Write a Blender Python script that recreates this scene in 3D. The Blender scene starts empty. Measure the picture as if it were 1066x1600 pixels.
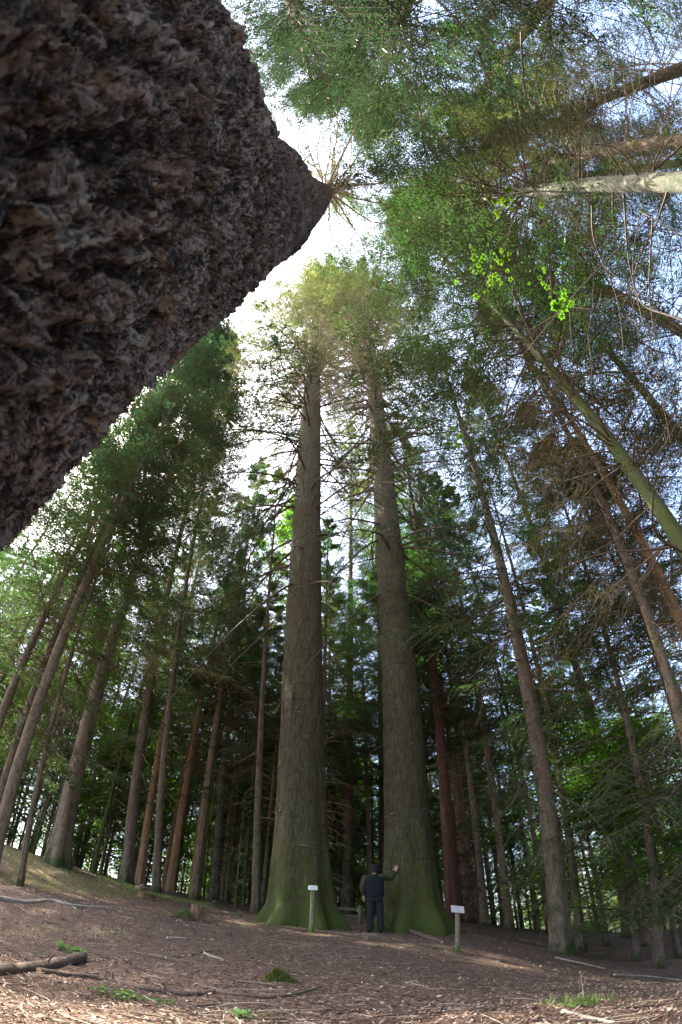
import bpy, bmesh, math, random
import numpy as np
from mathutils import Vector, Matrix, Quaternion
scene = bpy.context.scene
COL = scene.collection
PI = math.pi
# ------------------------------------------------------------------ camera
# ultra-wide (120 degrees high) picture: an equidistant wide lens, tilted up
PXR = 761.0                      # photo pixels (1066 x 1600) per radian
EL = math.radians(52.0)
cd = bpy.data.cameras.new('camera'); cam = bpy.data.objects.new('camera', cd); COL.objects.link(cam)
scene.camera = cam
scene.render.engine = 'CYCLES'
cd.type = 'PANO'
cd.sensor_width = 36; cd.sensor_height = 36
MM = 36 / 1600
cd.panorama_type = 'FISHEYE_LENS_POLYNOMIAL'
cd.fisheye_fov = PI * 1.2
cd.fisheye_polynomial_k0 = 0; cd.fisheye_polynomial_k1 = -1 / (PXR * MM)
cd.fisheye_polynomial_k2 = 0; cd.fisheye_polynomial_k3 = 0; cd.fisheye_polynomial_k4 = 0
cam.rotation_euler = (PI / 2 + EL, 0, 0)
cd.clip_start = 0.01; cd.clip_end = 3000
cd.lens = 24; cd.dof.use_dof = True; cd.dof.focus_distance = 14; cd.dof.aperture_fstop = 9
CM = cam.rotation_euler.to_matrix()
def pdir(px, py):
    dx = (px - 533) / PXR; dy = (800 - py) / PXR; th = max(math.hypot(dx, dy), 1e-9)
    s = math.sin(th) / th
    return CM @ Vector((s * dx, s * dy, -math.cos(th)))
def at(px, py, D):
    d = pdir(px, py); return d * (D / max(math.hypot(d.x, d.y), 1e-6))
# ------------------------------------------------------------------ world, sun, exposure
SUN_EL = math.radians(57); SUN_AZ = math.radians(-68)      # azimuth from +Y, clockwise
world = bpy.data.worlds.new('World'); scene.world = world; world.use_nodes = True
wt = world.node_tree; wt.nodes.clear()
sky = wt.nodes.new('ShaderNodeTexSky'); sky.sky_type = 'NISHITA'; sky.sun_disc = False
sky.sun_elevation = SUN_EL; sky.sun_rotation = SUN_AZ; sky.air_density = 1.0; sky.dust_density = 4.0; sky.ozone_density = 1.5
bg = wt.nodes.new('ShaderNodeBackground'); bg.inputs[1].default_value = 0.15
wo = wt.nodes.new('ShaderNodeOutputWorld')
wt.links.new(sky.outputs[0], bg.inputs[0]); wt.links.new(bg.outputs[0], wo.inputs[0])
sl = bpy.data.lights.new('sun', 'SUN'); sl.energy = 5.0; sl.angle = math.radians(0.55); sl.color = (1, 0.93, 0.8)
sun = bpy.data.objects.new('sun', sl); COL.objects.link(sun)
SD = Vector((math.sin(SUN_AZ) * math.cos(SUN_EL), math.cos(SUN_AZ) * math.cos(SUN_EL), math.sin(SUN_EL)))
sun.rotation_euler = SD.to_track_quat('Z', 'Y').to_euler()
scene.view_settings.view_transform = 'Standard'; scene.view_settings.look = 'None'
scene.view_settings.exposure = 2.95; scene.view_settings.gamma = 1; scene.view_settings.use_curve_mapping = False
cy = scene.cycles
cy.max_bounces = 6; cy.diffuse_bounces = 4; cy.glossy_bounces = 2; cy.transmission_bounces = 5; cy.transparent_max_bounces = 4
cy.use_denoising = True; cy.sample_clamp_indirect = 6; cy.caustics_reflective = False; cy.caustics_refractive = False
cy.use_light_tree = False
# ------------------------------------------------------------------ helpers: naming
def tag(o, label=None, cat=None, group=None, kind=None):
    if label: o['label'] = label
    if cat: o['category'] = cat
    if group: o['group'] = group
    if kind: o['kind'] = kind
    return o
def empty(name, loc, label=None, cat=None, group=None):
    o = bpy.data.objects.new(name, None); COL.objects.link(o); o.location = loc; o.empty_display_size = 0.2
    return tag(o, label, cat, group)
# ------------------------------------------------------------------ helpers: geometry (all quads, numpy)
class Geo:
    def __init__(s): s.V = []; s.Q = []; s.M = []; s.n = 0
    def add(s, V, Q, m=0):
        V = np.asarray(V, dtype=np.float64).reshape(-1, 3); Q = np.asarray(Q, dtype=np.int64).reshape(-1, 4)
        if len(V) == 0: return s
        s.V.append(V); s.Q.append(Q + s.n); s.M.append(np.full(len(Q), m, dtype=np.int32)); s.n += len(V); return s
    def mesh(s, name, mats, smooth=True):
        V = np.concatenate(s.V); Q = np.concatenate(s.Q); M = np.concatenate(s.M)
        me = bpy.data.meshes.new(name)
        me.vertices.add(len(V)); me.vertices.foreach_set('co', V.astype(np.float32).ravel())
        me.loops.add(len(Q) * 4); me.loops.foreach_set('vertex_index', Q.astype(np.int32).ravel())
        me.polygons.add(len(Q)); me.polygons.foreach_set('loop_start', np.arange(0, len(Q) * 4, 4, dtype=np.int32))
        me.polygons.foreach_set('material_index', M)
        sm = np.ones(len(Q), dtype=bool) if smooth is True else (M < smooth if smooth is not False else np.zeros(len(Q), dtype=bool))
        me.polygons.foreach_set('use_smooth', sm)
        for m in mats: me.materials.append(m)
        me.update(calc_edges=True)
        return me
    def obj(s, name, mats, parent=None, smooth=True, loc=None):
        o = bpy.data.objects.new(name, s.mesh(name, mats, smooth)); COL.objects.link(o)
        if parent: o.parent = parent
        if loc is not None: o.location = loc
        return o
def nrm(a): return a / np.maximum(np.linalg.norm(a, axis=-1, keepdims=True), 1e-9)
def tubes(P, R, sides=4, closed_tip=False):
    """P (B,N,3) paths, R (B,N) radii -> verts, quads"""
    P = np.asarray(P, float); R = np.asarray(R, float)
    if P.ndim == 2: P = P[None]; R = R[None]
    B, N = P.shape[:2]
    T = nrm(np.gradient(P, axis=1))
    mean = nrm(P[:, -1] - P[:, 0])
    ref = np.where(np.abs(mean[:, 2:3]) > 0.8, np.array([[1., 0.13, 0]]), np.array([[0.1, 0.05, 1.]]))
    U = nrm(np.cross(T, ref[:, None, :])); W = np.cross(T, U)
    a = np.arange(sides) * 2 * PI / sides
    V = P[:, :, None, :] + R[:, :, None, None] * (U[:, :, None, :] * np.cos(a)[None, None, :, None] + W[:, :, None, :] * np.sin(a)[None, None, :, None])
    b, n, k = np.meshgrid(np.arange(B), np.arange(N - 1), np.arange(sides), indexing='ij')
    k2 = (k + 1) % sides; base = b * N * sides
    Q = np.stack([base + n * sides + k, base + n * sides + k2, base + (n + 1) * sides + k2, base + (n + 1) * sides + k], -1)
    return V.reshape(-1, 3), Q.reshape(-1, 4)
def diamonds(O, D, S, ln, wd, fold=None):
    """flat pointed leaves: origin O (n,3), direction D, side S, length, width"""
    ln = np.broadcast_to(ln, (len(O),))[:, None]; wd = np.broadcast_to(wd, (len(O),))[:, None]
    a = O; c = O + D * ln; m = O + D * ln * 0.45
    V = np.stack([a, m + S * wd * 0.5, c, m - S * wd * 0.5], 1)
    return V.reshape(-1, 3), np.arange(len(O) * 4).reshape(-1, 4)
def rvec(rng, n):
    return nrm(rng.normal(size=(n, 3)))
# ------------------------------------------------------------------ numpy noise
def _h(i, j, k, seed=0):
    x = (i.astype(np.int64) * 374761393 + j.astype(np.int64) * 668265263 + k.astype(np.int64) * 2147483647 + seed * 1274126177) & 0xffffffff
    x = ((x ^ (x >> 13)) * 1274126177) & 0xffffffff
    x = (x ^ (x >> 16)) & 0xffffff
    return x / float(0xffffff)
def vnoise(P, seed=0):
    P = np.asarray(P, float); I = np.floor(P).astype(np.int64); F = P - I; F = F * F * (3 - 2 * F)
    r = 0
    for dx in (0, 1):
        for dy in (0, 1):
            for dz in (0, 1):
                w = (F[:, 0] if dx else 1 - F[:, 0]) * (F[:, 1] if dy else 1 - F[:, 1]) * (F[:, 2] if dz else 1 - F[:, 2])
                r = r + w * _h(I[:, 0] + dx, I[:, 1] + dy, I[:, 2] + dz, seed)
    return r * 2 - 1
def fbm(P, octv=4, seed=0):
    r = 0; a = 1; t = 0
    for o in range(octv):
        r = r + a * vnoise(P * 2 ** o + 17.3 * o, seed + o); t += a; a *= .5
    return r / t
def voro(P, seed=0):
    I = np.floor(P).astype(np.int64); f1 = np.full(len(P), 9.); f2 = f1.copy(); idv = np.zeros(len(P))
    z = np.zeros(len(P), dtype=np.int64)
    for dx in (-1, 0, 1):
        for dy in (-1, 0, 1):
            cx = I[:, 0] + dx; cyy = I[:, 1] + dy
            px = cx + _h(cx, cyy, z, seed); py = cyy + _h(cx, cyy, z, seed + 5)
            d = np.hypot(px - P[:, 0], py - P[:, 1]); cl = d < f1
            f2 = np.where(cl, f1, np.minimum(f2, d)); idv = np.where(cl, _h(cx, cyy, z, seed + 9), idv); f1 = np.where(cl, d, f1)
    return f1, f2, idv
# ------------------------------------------------------------------ materials
class NT:
    def __init__(s, name):
        s.m = bpy.data.materials.new(name); s.m.use_nodes = True; s.t = s.m.node_tree; s.t.nodes.clear()
        s.out = s.t.nodes.new('ShaderNodeOutputMaterial')
    def n(s, kind, **kw):
        nd = s.t.nodes.new('ShaderNode' + kind)
        for k, v in kw.items():
            if k.startswith('i_'):
                nd.inputs[k[2:].replace('_', ' ')].default_value = v
            else: setattr(nd, k, v)
        return nd
    def l(s, a, b): s.t.links.new(a, b)
    def coord(s, scale=(1, 1, 1), which='Object'):
        tc = s.n('TexCoord'); mp = s.n('Mapping'); mp.inputs['Scale'].default_value = scale
        s.l(tc.outputs[which], mp.inputs[0]); return mp.outputs[0]
    def noise(s, co, scale, detail=4, rough=.6, dist=0):
        nd = s.n('TexNoise'); nd.inputs['Scale'].default_value = scale; nd.inputs['Detail'].default_value = detail
        nd.inputs['Roughness'].default_value = rough; nd.inputs['Distortion'].default_value = dist
        s.l(co, nd.inputs['Vector']); return nd.outputs['Fac']
    def vor(s, co, scale, feature='F1'):
        nd = s.n('TexVoronoi'); nd.feature = feature; nd.inputs['Scale'].default_value = scale; s.l(co, nd.inputs['Vector']); return nd
    def ramp(s, f, stops):
        r = s.n('ValToRGB'); cr = r.color_ramp
        while len(cr.elements) < len(stops): cr.elements.new(.5)
        for e, (p, c) in zip(cr.elements, stops):
            e.position = p; e.color = tuple(c) + (1,) if len(c) == 3 else c
        s.l(f, r.inputs[0]); return r.outputs[0]
    def mix(s, f, a, b, mode='MIX'):
        m = s.n('Mix'); m.data_type = 'RGBA'; m.blend_type = mode
        if isinstance(f, (int, float)): m.inputs[0].default_value = f
        else: s.l(f, m.inputs[0])
        for i, v in ((6, a), (7, b)):
            if isinstance(v, tuple): m.inputs[i].default_value = v + (1,) if len(v) == 3 else v
            else: s.l(v, m.inputs[i])
        return m.outputs[2]
    def math(s, op, a, b=None):
        m = s.n('Math'); m.operation = op
        for i, v in ((0, a), (1, b)):
            if v is None: continue
            if isinstance(v, (int, float)): m.inputs[i].default_value = v
            else: s.l(v, m.inputs[i])
        return m.outputs[0]
    def bump(s, h, strength, dist):
        b = s.n('Bump'); b.inputs['Strength'].default_value = strength; b.inputs['Distance'].default_value = dist; s.l(h, b.inputs['Height']); return b.outputs[0]
    def principled(s, col, rough=.9, bump=None, spec=.2):
        p = s.n('BsdfPrincipled')
        if isinstance(col, tuple): p.inputs['Base Color'].default_value = col + (1,)
        else: s.l(col, p.inputs['Base Color'])
        p.inputs['Roughness'].default_value = rough; p.inputs['Specular IOR Level'].default_value = spec
        if bump is not None: s.l(bump, p.inputs['Normal'])
        s.l(p.outputs[0], s.out.inputs[0]); return s.m
def mat_bark(name, dark, light, scale=1., moss=None, mossz=2.0, lichen=None, bdist=.03, stretch=.18, scars=False):
    t = NT(name); co = t.coord((1, 1, stretch))
    fine = t.noise(co, 38 * scale, 6, .65, .4); mid = t.noise(co, 9 * scale, 4, .6)
    big = t.noise(t.coord((1, 1, .5)), 1.2, 3, .6)
    c = t.ramp(fine, [(.3, dark), (.62, light)])
    c = t.mix(t.ramp(mid, [(.35, (0, 0, 0)), (.65, (1, 1, 1))]), t.mix(.55, c, dark), c)
    c = t.mix(t.math('MULTIPLY', big, .5), c, t.mix(1.0, c, (1.0, .82, .62), 'MULTIPLY'))
    if scars:
        sc = t.noise(t.coord((.45, .45, 7)), 3.2, 2, .5, .3)
        c = t.mix(t.ramp(sc, [(.66, (0, 0, 0)), (.74, (.75, .75, .75))]), c, tuple(x * .35 for x in dark))
    if lichen:
        li = t.noise(t.coord((1, 1, .7)), 6.5, 5, .7)
        c = t.mix(t.ramp(li, [(.6, (0, 0, 0)), (.72, (.7, .7, .7))]), c, lichen)
    if moss:
        tc = t.n('TexCoord'); sp = t.n('SeparateXYZ'); t.l(tc.outputs['Object'], sp.inputs[0])
        mr = t.n('MapRange'); mr.inputs[1].default_value = 0; mr.inputs[2].default_value = mossz; mr.inputs[3].default_value = .34; mr.inputs[4].default_value = 0
        t.l(sp.outputs[2], mr.inputs[0])
        mn = t.noise(t.coord((1, 1, .5)), 5, 5, .7)
        f = t.ramp(t.math('ADD', mn, t.math('MULTIPLY', mr.outputs[0], .6)), [(.5, (0, 0, 0)), (.68, (.95, .95, .95))])
        c = t.mix(f, c, t.mix(fine, tuple(x * .5 for x in moss), moss))
    h = t.math('ADD', fine, t.math('MULTIPLY', mid, 1.2))
    return t.principled(c, .92, t.bump(h, .9, bdist))
def mat_twin():
    t = NT('bark_grand_fir'); tc = t.n('TexCoord'); sp = t.n('SeparateXYZ'); t.l(tc.outputs['Object'], sp.inputs[0]); z = sp.outputs[2]
    rib = t.noise(t.coord((1, 1, .10)), 34, 6, .7, .5); rib2 = t.noise(t.coord((1, 1, .22)), 80, 4, .7, .3); mid = t.noise(t.coord((1, 1, .3)), 6, 4, .65)
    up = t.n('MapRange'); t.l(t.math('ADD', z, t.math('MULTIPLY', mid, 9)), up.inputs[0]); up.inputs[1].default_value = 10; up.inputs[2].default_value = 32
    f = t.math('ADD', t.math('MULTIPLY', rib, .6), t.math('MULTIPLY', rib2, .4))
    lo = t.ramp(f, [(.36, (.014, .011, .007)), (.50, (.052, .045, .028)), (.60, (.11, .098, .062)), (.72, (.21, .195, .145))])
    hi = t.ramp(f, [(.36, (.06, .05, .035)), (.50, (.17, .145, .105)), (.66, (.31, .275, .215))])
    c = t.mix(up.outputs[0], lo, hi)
    red = t.noise(t.coord((1, 1, .4)), 2.2, 4, .6)
    c = t.mix(t.ramp(red, [(.45, (0, 0, 0)), (.65, (.6, .6, .6))]), c, t.mix(1.0, c, (1.0, .70, .50), 'MULTIPLY'))
    sc = t.noise(t.coord((.35, .35, 6.5)), 3.2, 3, .5, .2)
    c = t.mix(t.ramp(sc, [(.60, (0, 0, 0)), (.68, (.6, .6, .6))]), c, t.mix(1.0, c, (.32, .30, .28), 'MULTIPLY'))
    li = t.noise(t.coord((1, 1, .6)), 9, 6, .75)
    c = t.mix(t.ramp(li, [(.64, (0, 0, 0)), (.70, (.55, .55, .55))]), c, (.27, .28, .22))
    mr = t.n('MapRange'); t.l(z, mr.inputs[0]); mr.inputs[1].default_value = 0; mr.inputs[2].default_value = 3.2; mr.inputs[3].default_value = .20; mr.inputs[4].default_value = 0
    mn = t.noise(t.coord((1, 1, .5)), 7, 8, .85)
    c = t.mix(t.ramp(t.math('ADD', mn, mr.outputs[0]), [(.54, (0, 0, 0)), (.70, (.9, .9, .9))]), c, t.mix(rib2, (.022, .030, .005), (.085, .105, .018)))
    g = t.noise(t.coord((1, 1, .15)), 1.6, 3, .5)
    c = t.mix(t.math('MULTIPLY', g, .7), c, t.mix(1.0, c, (.70, .90, .50), 'MULTIPLY'))
    return t.principled(c, .92, t.bump(t.math('ADD', f, t.math('MULTIPLY', mid, .5)), 1, .05))
def mat_leaf(name, c1, c2, trans=.45, tcol=None, scale=.35):
    t = NT(name)
    g = t.n('NewGeometry'); oi = t.n('ObjectInfo')
    nn = t.noise(g.outputs['Position'], scale, 3, .6); n2 = t.noise(g.outputs['Position'], 7, 2, .6)
    c = t.mix(t.ramp(t.math('ADD', t.math('MULTIPLY', nn, .6), t.math('MULTIPLY', n2, .4)), [(.38, (0, 0, 0)), (.60, (1, 1, 1))]), c1, c2)
    hs = t.n('HueSaturation'); t.l(c, hs.inputs['Color'])
    t.l(t.math('ADD', t.math('MULTIPLY', oi.outputs['Random'], .5), .75), hs.inputs['Value'])
    t.l(t.math('ADD', t.math('MULTIPLY', oi.outputs['Random'], .03), .485), hs.inputs['Hue'])
    c = hs.outputs[0]
    d = t.n('BsdfPrincipled'); t.l(c, d.inputs['Base Color']); d.inputs['Roughness'].default_value = .55; d.inputs['Specular IOR Level'].default_value = .3
    tr = t.n('BsdfTranslucent'); t.l(t.mix(1.0, c, tcol or (1.6, 1.9, .7), 'MULTIPLY'), tr.inputs[0])
    mx = t.n('MixShader'); mx.inputs[0].default_value = trans; t.l(d.outputs[0], mx.inputs[1]); t.l(tr.outputs[0], mx.inputs[2])
    t.l(mx.outputs[0], t.out.inputs[0]); return t.m
def mat_plain(name, col, rough=.8, var=.25, scale=30, bump=.3, bd=.005, spec=.2):
    t = NT(name); n = t.noise(t.coord(), scale, 5, .6)
    c = t.mix(n, tuple(x * (1 - var) for x in col), tuple(min(1, x * (1 + var)) for x in col))
    return t.principled(c, rough, t.bump(n, bump, bd), spec)
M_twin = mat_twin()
M_grey = mat_bark('bark_pale', (.055, .06, .045), (.15, .155, .125), .8, (.05, .08, .025), .1, (.19, .20, .17), .02, .5, True)
M_red = mat_bark('bark_red', (.04, .021, .016), (.14, .075, .055), 1.2, None, 1, None, .03, .1)
M_brown = mat_bark('bark_brown', (.07, .053, .036), (.30, .23, .16), 1.1, (.06, .08, .025), .4, (.25, .24, .19), .03, .25)
M_spruce = mat_bark('bark_spruce', (.05, .04, .03), (.22, .175, .13), 1.3, (.05, .07, .02), .4, None, .03, .3)
M_mossy = mat_bark('bark_mossy', (.028, .026, .018), (.095, .088, .058), 1.2, (.08, .10, .03), 60, None, .03, .3)
M_orange = mat_bark('bark_tan', (.11, .065, .035), (.38, .25, .15), 1.2, None, 1, None, .03, .2)
M_twig = mat_plain('dead_twig', (.10, .075, .05), .9, .4, 6)
M_twigpale = mat_plain('pale_dead_twig', (.33, .27, .2), .9, .4, 6)
M_needle = mat_leaf('needles_dark', (.020, .050, .022), (.062, .115, .038), .48, (1.4, 1.6, .8))
M_needle2 = mat_leaf('needles_blue_green', (.018, .044, .027), (.045, .088, .048), .42, (1.3, 1.5, .9))
M_needle3 = mat_leaf('needles_light', (.045, .065, .024), (.11, .135, .055), .45, (1.4, 1.5, .8))
M_high = mat_leaf('needles_deep_green', (.011, .029, .014), (.034, .066, .026), .38, (1.4, 1.6, .8))
M_high2 = mat_leaf('needles_deep_blue', (.010, .024, .016), (.026, .048, .027), .28, (1.2, 1.4, .75))
M_brownfol = mat_leaf('needles_brown_green', (.07, .06, .025), (.15, .13, .06), .35, (1.3, 1.3, .8))
M_broad = mat_leaf('broad_leaf', (.06, .12, .02), (.11, .19, .035), .6, (1.5, 1.9, .5))
# ------------------------------------------------------------------ terrain
CP = []                                        # control points for the ground surface (x, y, z)
def cp(px, py, D): v = at(px, py, D); CP.append((v.x, v.y, v.z)); return v
for px, py, D in [(533, 1600, 3.4), (0, 1600, 2.5), (1066, 1600, 3.0), (260, 1600, 3.0), (800, 1600, 3.2),
                  (533, 1530, 6.0), (200, 1500, 6.0), (860, 1545, 6.5), (0, 1480, 5.5),
                  (471, 1447, 13.5), (646, 1452, 13.9), (587, 1458, 12.65), (545, 1452, 14.5), (487, 1459, 11.0), (715, 1488, 10.5),
                  (90, 1352, 18), (200, 1383, 22), (265, 1393, 25), (305, 1406, 23), (400, 1428, 19), (350, 1408, 30), (0, 1372, 14), (100, 1412, 9),
                  (708, 1440, 19), (877, 1492, 14), (960, 1512, 14), (1066, 1538, 12), (800, 1470, 17)]:
    cp(px, py, D)
CP += [(0, -3, -.6), (-6, -4, .2), (6, -5, -1.6), (0, 0, -.58), (-40, 10, 1.5), (-45, 40, 3.0), (-20, 45, 2.8), (0, 45, 2.0), (15, 45, -1.5), (25, 30, -4), (30, 10, -6),
       (40, 45, -9), (0, 80, 0), (-40, 90, 2), (60, 70, -14), (-60, -30, 1), (0, -40, -2), (40, -30, -8), (20, -10, -4)]
CPa = np.array(CP)
def _U(r): return np.where(r > 1e-9, r * r * np.log(np.maximum(r, 1e-9)), 0)
_n = len(CPa); _K = _U(np.linalg.norm(CPa[:, None, :2] - CPa[None, :, :2], axis=-1)) + np.eye(_n) * 0.02
_P = np.c_[np.ones(_n), CPa[:, :2]]
_A = np.block([[_K, _P], [_P.T, np.zeros((3, 3))]]); _w = np.linalg.solve(_A, np.r_[CPa[:, 2], 0, 0, 0])
def gz(x, y):
    x = np.atleast_1d(np.asarray(x, float)); y = np.atleast_1d(np.asarray(y, float)); out = np.zeros(len(x))
    rr = np.hypot(x, y); k = np.minimum(1, 85 / np.maximum(rr, 1e-6)); xs, ys = x * k, y * k
    for i in range(0, len(x), 20000):
        s = slice(i, i + 20000)
        r = np.hypot(xs[s, None] - CPa[None, :, 0], ys[s, None] - CPa[None, :, 1])
        out[s] = _U(r) @ _w[:_n] + _w[_n] + _w[_n + 1] * xs[s] + _w[_n + 2] * ys[s]
    return out - np.maximum(0, rr - 85) * .08
def gzb(x, y):
    P = np.stack([np.atleast_1d(x), np.atleast_1d(y), np.zeros(np.size(x))], -1).astype(float)
    return gz(x, y) + .05 * fbm(P * 1.1, 3, 3) + .018 * fbm(P * 5, 2, 8)
def g1(x, y): return float(gzb(np.array([x]), np.array([y]))[0])
def gpix(px, py):
    d = pdir(px, py); t = .5
    for _ in range(6000):
        p = d * t
        if p.z < g1(p.x, p.y): break
        t *= 1.01
        if t > 60: break
    lo, hi = t / 1.01, t
    for _ in range(12):
        m = (lo + hi) / 2; p = d * m
        if p.z < g1(p.x, p.y): hi = m
        else: lo = m
    return d * hi
def build_ground():
    rs = np.concatenate([[0.02], np.geomspace(.8, 30, 330), np.geomspace(31, 900, 60)])
    th = np.linspace(0, 2 * PI, 541)[:-1]
    R, T = np.meshgrid(rs, th, indexing='ij'); x = (R * np.sin(T)).ravel(); y = (R * np.cos(T)).ravel()
    z = gzb(x, y); n = len(th)
    P = np.stack([x, y, z * 0], -1)
    near = np.clip(1 - np.hypot(x, y) / 14, 0, 1)
    z = z + near * (.01 * fbm(P * 22, 2, 21))
    V = np.stack([x, y, z], -1)
    i, j = np.meshgrid(np.arange(len(rs) - 1), np.arange(n), indexing='ij'); j2 = (j + 1) % n
    Q = np.stack([i * n + j, i * n + j2, (i + 1) * n + j2, (i + 1) * n + j], -1).reshape(-1, 4)
    t = NT('needle_litter'); co = t.coord()
    f1 = t.noise(co, 55, 8, .75, .6); f2 = t.noise(co, 11, 5, .7); f3 = t.noise(co, .55, 4, .6); v = t.vor(co, 80)
    c = t.ramp(f1, [(.3, (.04, .028, .021)), (.48, (.14, .098, .070)), (.62, (.25, .182, .135)), (.78, (.42, .35, .28))])
    c = t.mix(t.ramp(f2, [(.35, (0, 0, 0)), (.7, (1, 1, 1))]), t.mix(1.0, c, (.55, .48, .46), 'MULTIPLY'), c)
    c = t.mix(t.math('MULTIPLY', t.ramp(v.outputs['Distance'], [(.1, (1, 1, 1)), (.3, (0, 0, 0))]), .35), c, (.03, .02, .016))
    c = t.mix(t.ramp(f3, [(.60, (0, 0, 0)), (.72, (.75, .75, .75))]), c, t.mix(f1, (.035, .05, .015), (.12, .15, .05)))
    h = t.math('ADD', f1, t.math('MULTIPLY', f2, 1.5))
    t.principled(c, .95, t.bump(h, 1, .03), .1)
    g = Geo(); g.add(V, Q); o = g.obj('ground', [t.m]); tag(o, kind='structure')
build_ground()
# ------------------------------------------------------------------ crown meshes (shared by copies)
def branch_paths(rng, n, z0, H, R, el0, el1, droop, N=8, prof=None, az=None, zpow=1.0):
    tt = (np.arange(n) + rng.random(n)) / n; tt = tt ** zpow
    z = z0 + tt * (H - z0); az = rng.random(n) * 2 * PI if az is None else az
    if prof is None: L = R * np.minimum(1, .62 + tt * 2.2) * np.clip(1.02 - tt, 0.03, 1) ** .8 * 1.15
    else: L = R * prof(tt)
    L = L * (.72 + .5 * rng.random(n))
    el = np.radians(el0 + (el1 - el0) * tt + rng.normal(size=n) * 7)
    s = np.linspace(0, 1, N)
    r = L[:, None] * s * np.cos(el)[:, None]
    zz = z[:, None] + L[:, None] * s * np.sin(el)[:, None] - droop * L[:, None] * (s ** 2) * (1 - tt)[:, None] + .25 * droop * L[:, None] * s ** 4
    wob = rng.normal(size=(n, 1)) * .12 * s ** 2 + rng.normal(size=(n, 1)) * .04 * np.sin(s * 7)
    a = az[:, None] + wob
    P = np.stack([np.sin(a) * r, np.cos(a) * r, zz], -1)
    return P, L, tt
def interp_path(P, s):
    """P (B,N,3), s (B,S) in 0..1 -> points, tangents (B,S,3)"""
    N = P.shape[1]; f = np.clip(s, 0, .9999) * (N - 1); i = f.astype(int); fr = (f - i)[..., None]; b = np.arange(P.shape[0])[:, None]
    a = P[b, i]; c = P[b, i + 1]; return a + (c - a) * fr, nrm(c - a)
def conifer_mesh(name, seed, H=20, R=4, nb=110, el=(-5, 35), droop=.35, S=28, K=18, leaf=.15, wid=.028, s0=.24, gap=.25, hang=.3, mats=(None, None), prof=None, brr=.018, sub_len=.34, zpow=1.0):
    rng = np.random.default_rng(seed); g = Geo()
    P, L, tt = branch_paths(rng, nb, 0, H, R, el[0], el[1], droop, 8, prof, zpow=zpow)
    rad = (brr * (.4 + L / R))[:, None] * (1 - .85 * np.linspace(0, 1, 8))[None]
    g.add(*tubes(P, rad, 4), 1)
    s = s0 + (1 - s0) * (np.arange(S)[None] + rng.random((nb, S))) / S
    O, T = interp_path(P, s)
    side = np.where(np.arange(S) % 2 == 0, 1., -1.)[None, :, None]
    horiz = nrm(np.cross(T, np.array([0, 0, 1.])))
    ang = np.radians(48 + 14 * rng.random((nb, S, 1)))
    D = T * np.cos(ang) + horiz * side * np.sin(ang)
    D[..., 2] += -hang * (.3 + rng.random((nb, S))); D += rng.normal(size=D.shape) * .12; D = nrm(D)
    sl = sub_len * L[:, None] * (1.15 - s) * (.6 + .7 * rng.random((nb, S))) + .12
    keep = (.6 * vnoise(O.reshape(-1, 3) * .75, seed) + .5 * vnoise(O.reshape(-1, 3) * 1.9, seed + 4)).reshape(nb, S) > (-.75 + 1.75 * gap)
    keep &= rng.random((nb, S)) > gap * .35
    O = O[keep]; D = D[keep]; sl = sl[keep]; T = T[keep]
    # sub branch wood: thin flat strips
    n = len(O)
    k = np.linspace(0, 1, 3)
    SP = O[:, None] + D[:, None] * sl[:, None, None] * k[None, :, None]; SP[:, :, 2] -= (sl[:, None] * hang * .5) * k[None] ** 2
    g.add(*tubes(SP, np.tile(np.array([[.010, .007, .003]]), (n, 1)), 3), 1)
    # sprays of needles on both sides of each sub branch
    kk = (np.arange(K)[None] + .5 * rng.random((n, K))) / K
    LO, LT = interp_path(SP, kk)
    up = np.array([0, 0, 1.]); lat = nrm(np.cross(LT, up)); sd = np.where(np.arange(K) % 2 == 0, 1., -1.)[None, :, None]
    a2 = np.radians(50 + 15 * rng.random((n, K, 1)))
    LD = LT * np.cos(a2) + lat * sd * np.sin(a2) + rng.normal(size=LT.shape) * .22; LD[..., 2] -= hang * .5 * rng.random((n, K)); LD = nrm(LD)
    ll = leaf * (1.25 - kk) * (.6 + .8 * rng.random((n, K)))
    SS = nrm(np.cross(LD, rng.normal(size=LD.shape) * .5 + np.array([0, 0, 1.])))
    g.add(*diamonds(LO.reshape(-1, 3), LD.reshape(-1, 3), SS.reshape(-1, 3), ll.ravel(), wid * (.7 + .6 * rng.random(n * K))), 0)
    return g.mesh(name, mats, False)
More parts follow.
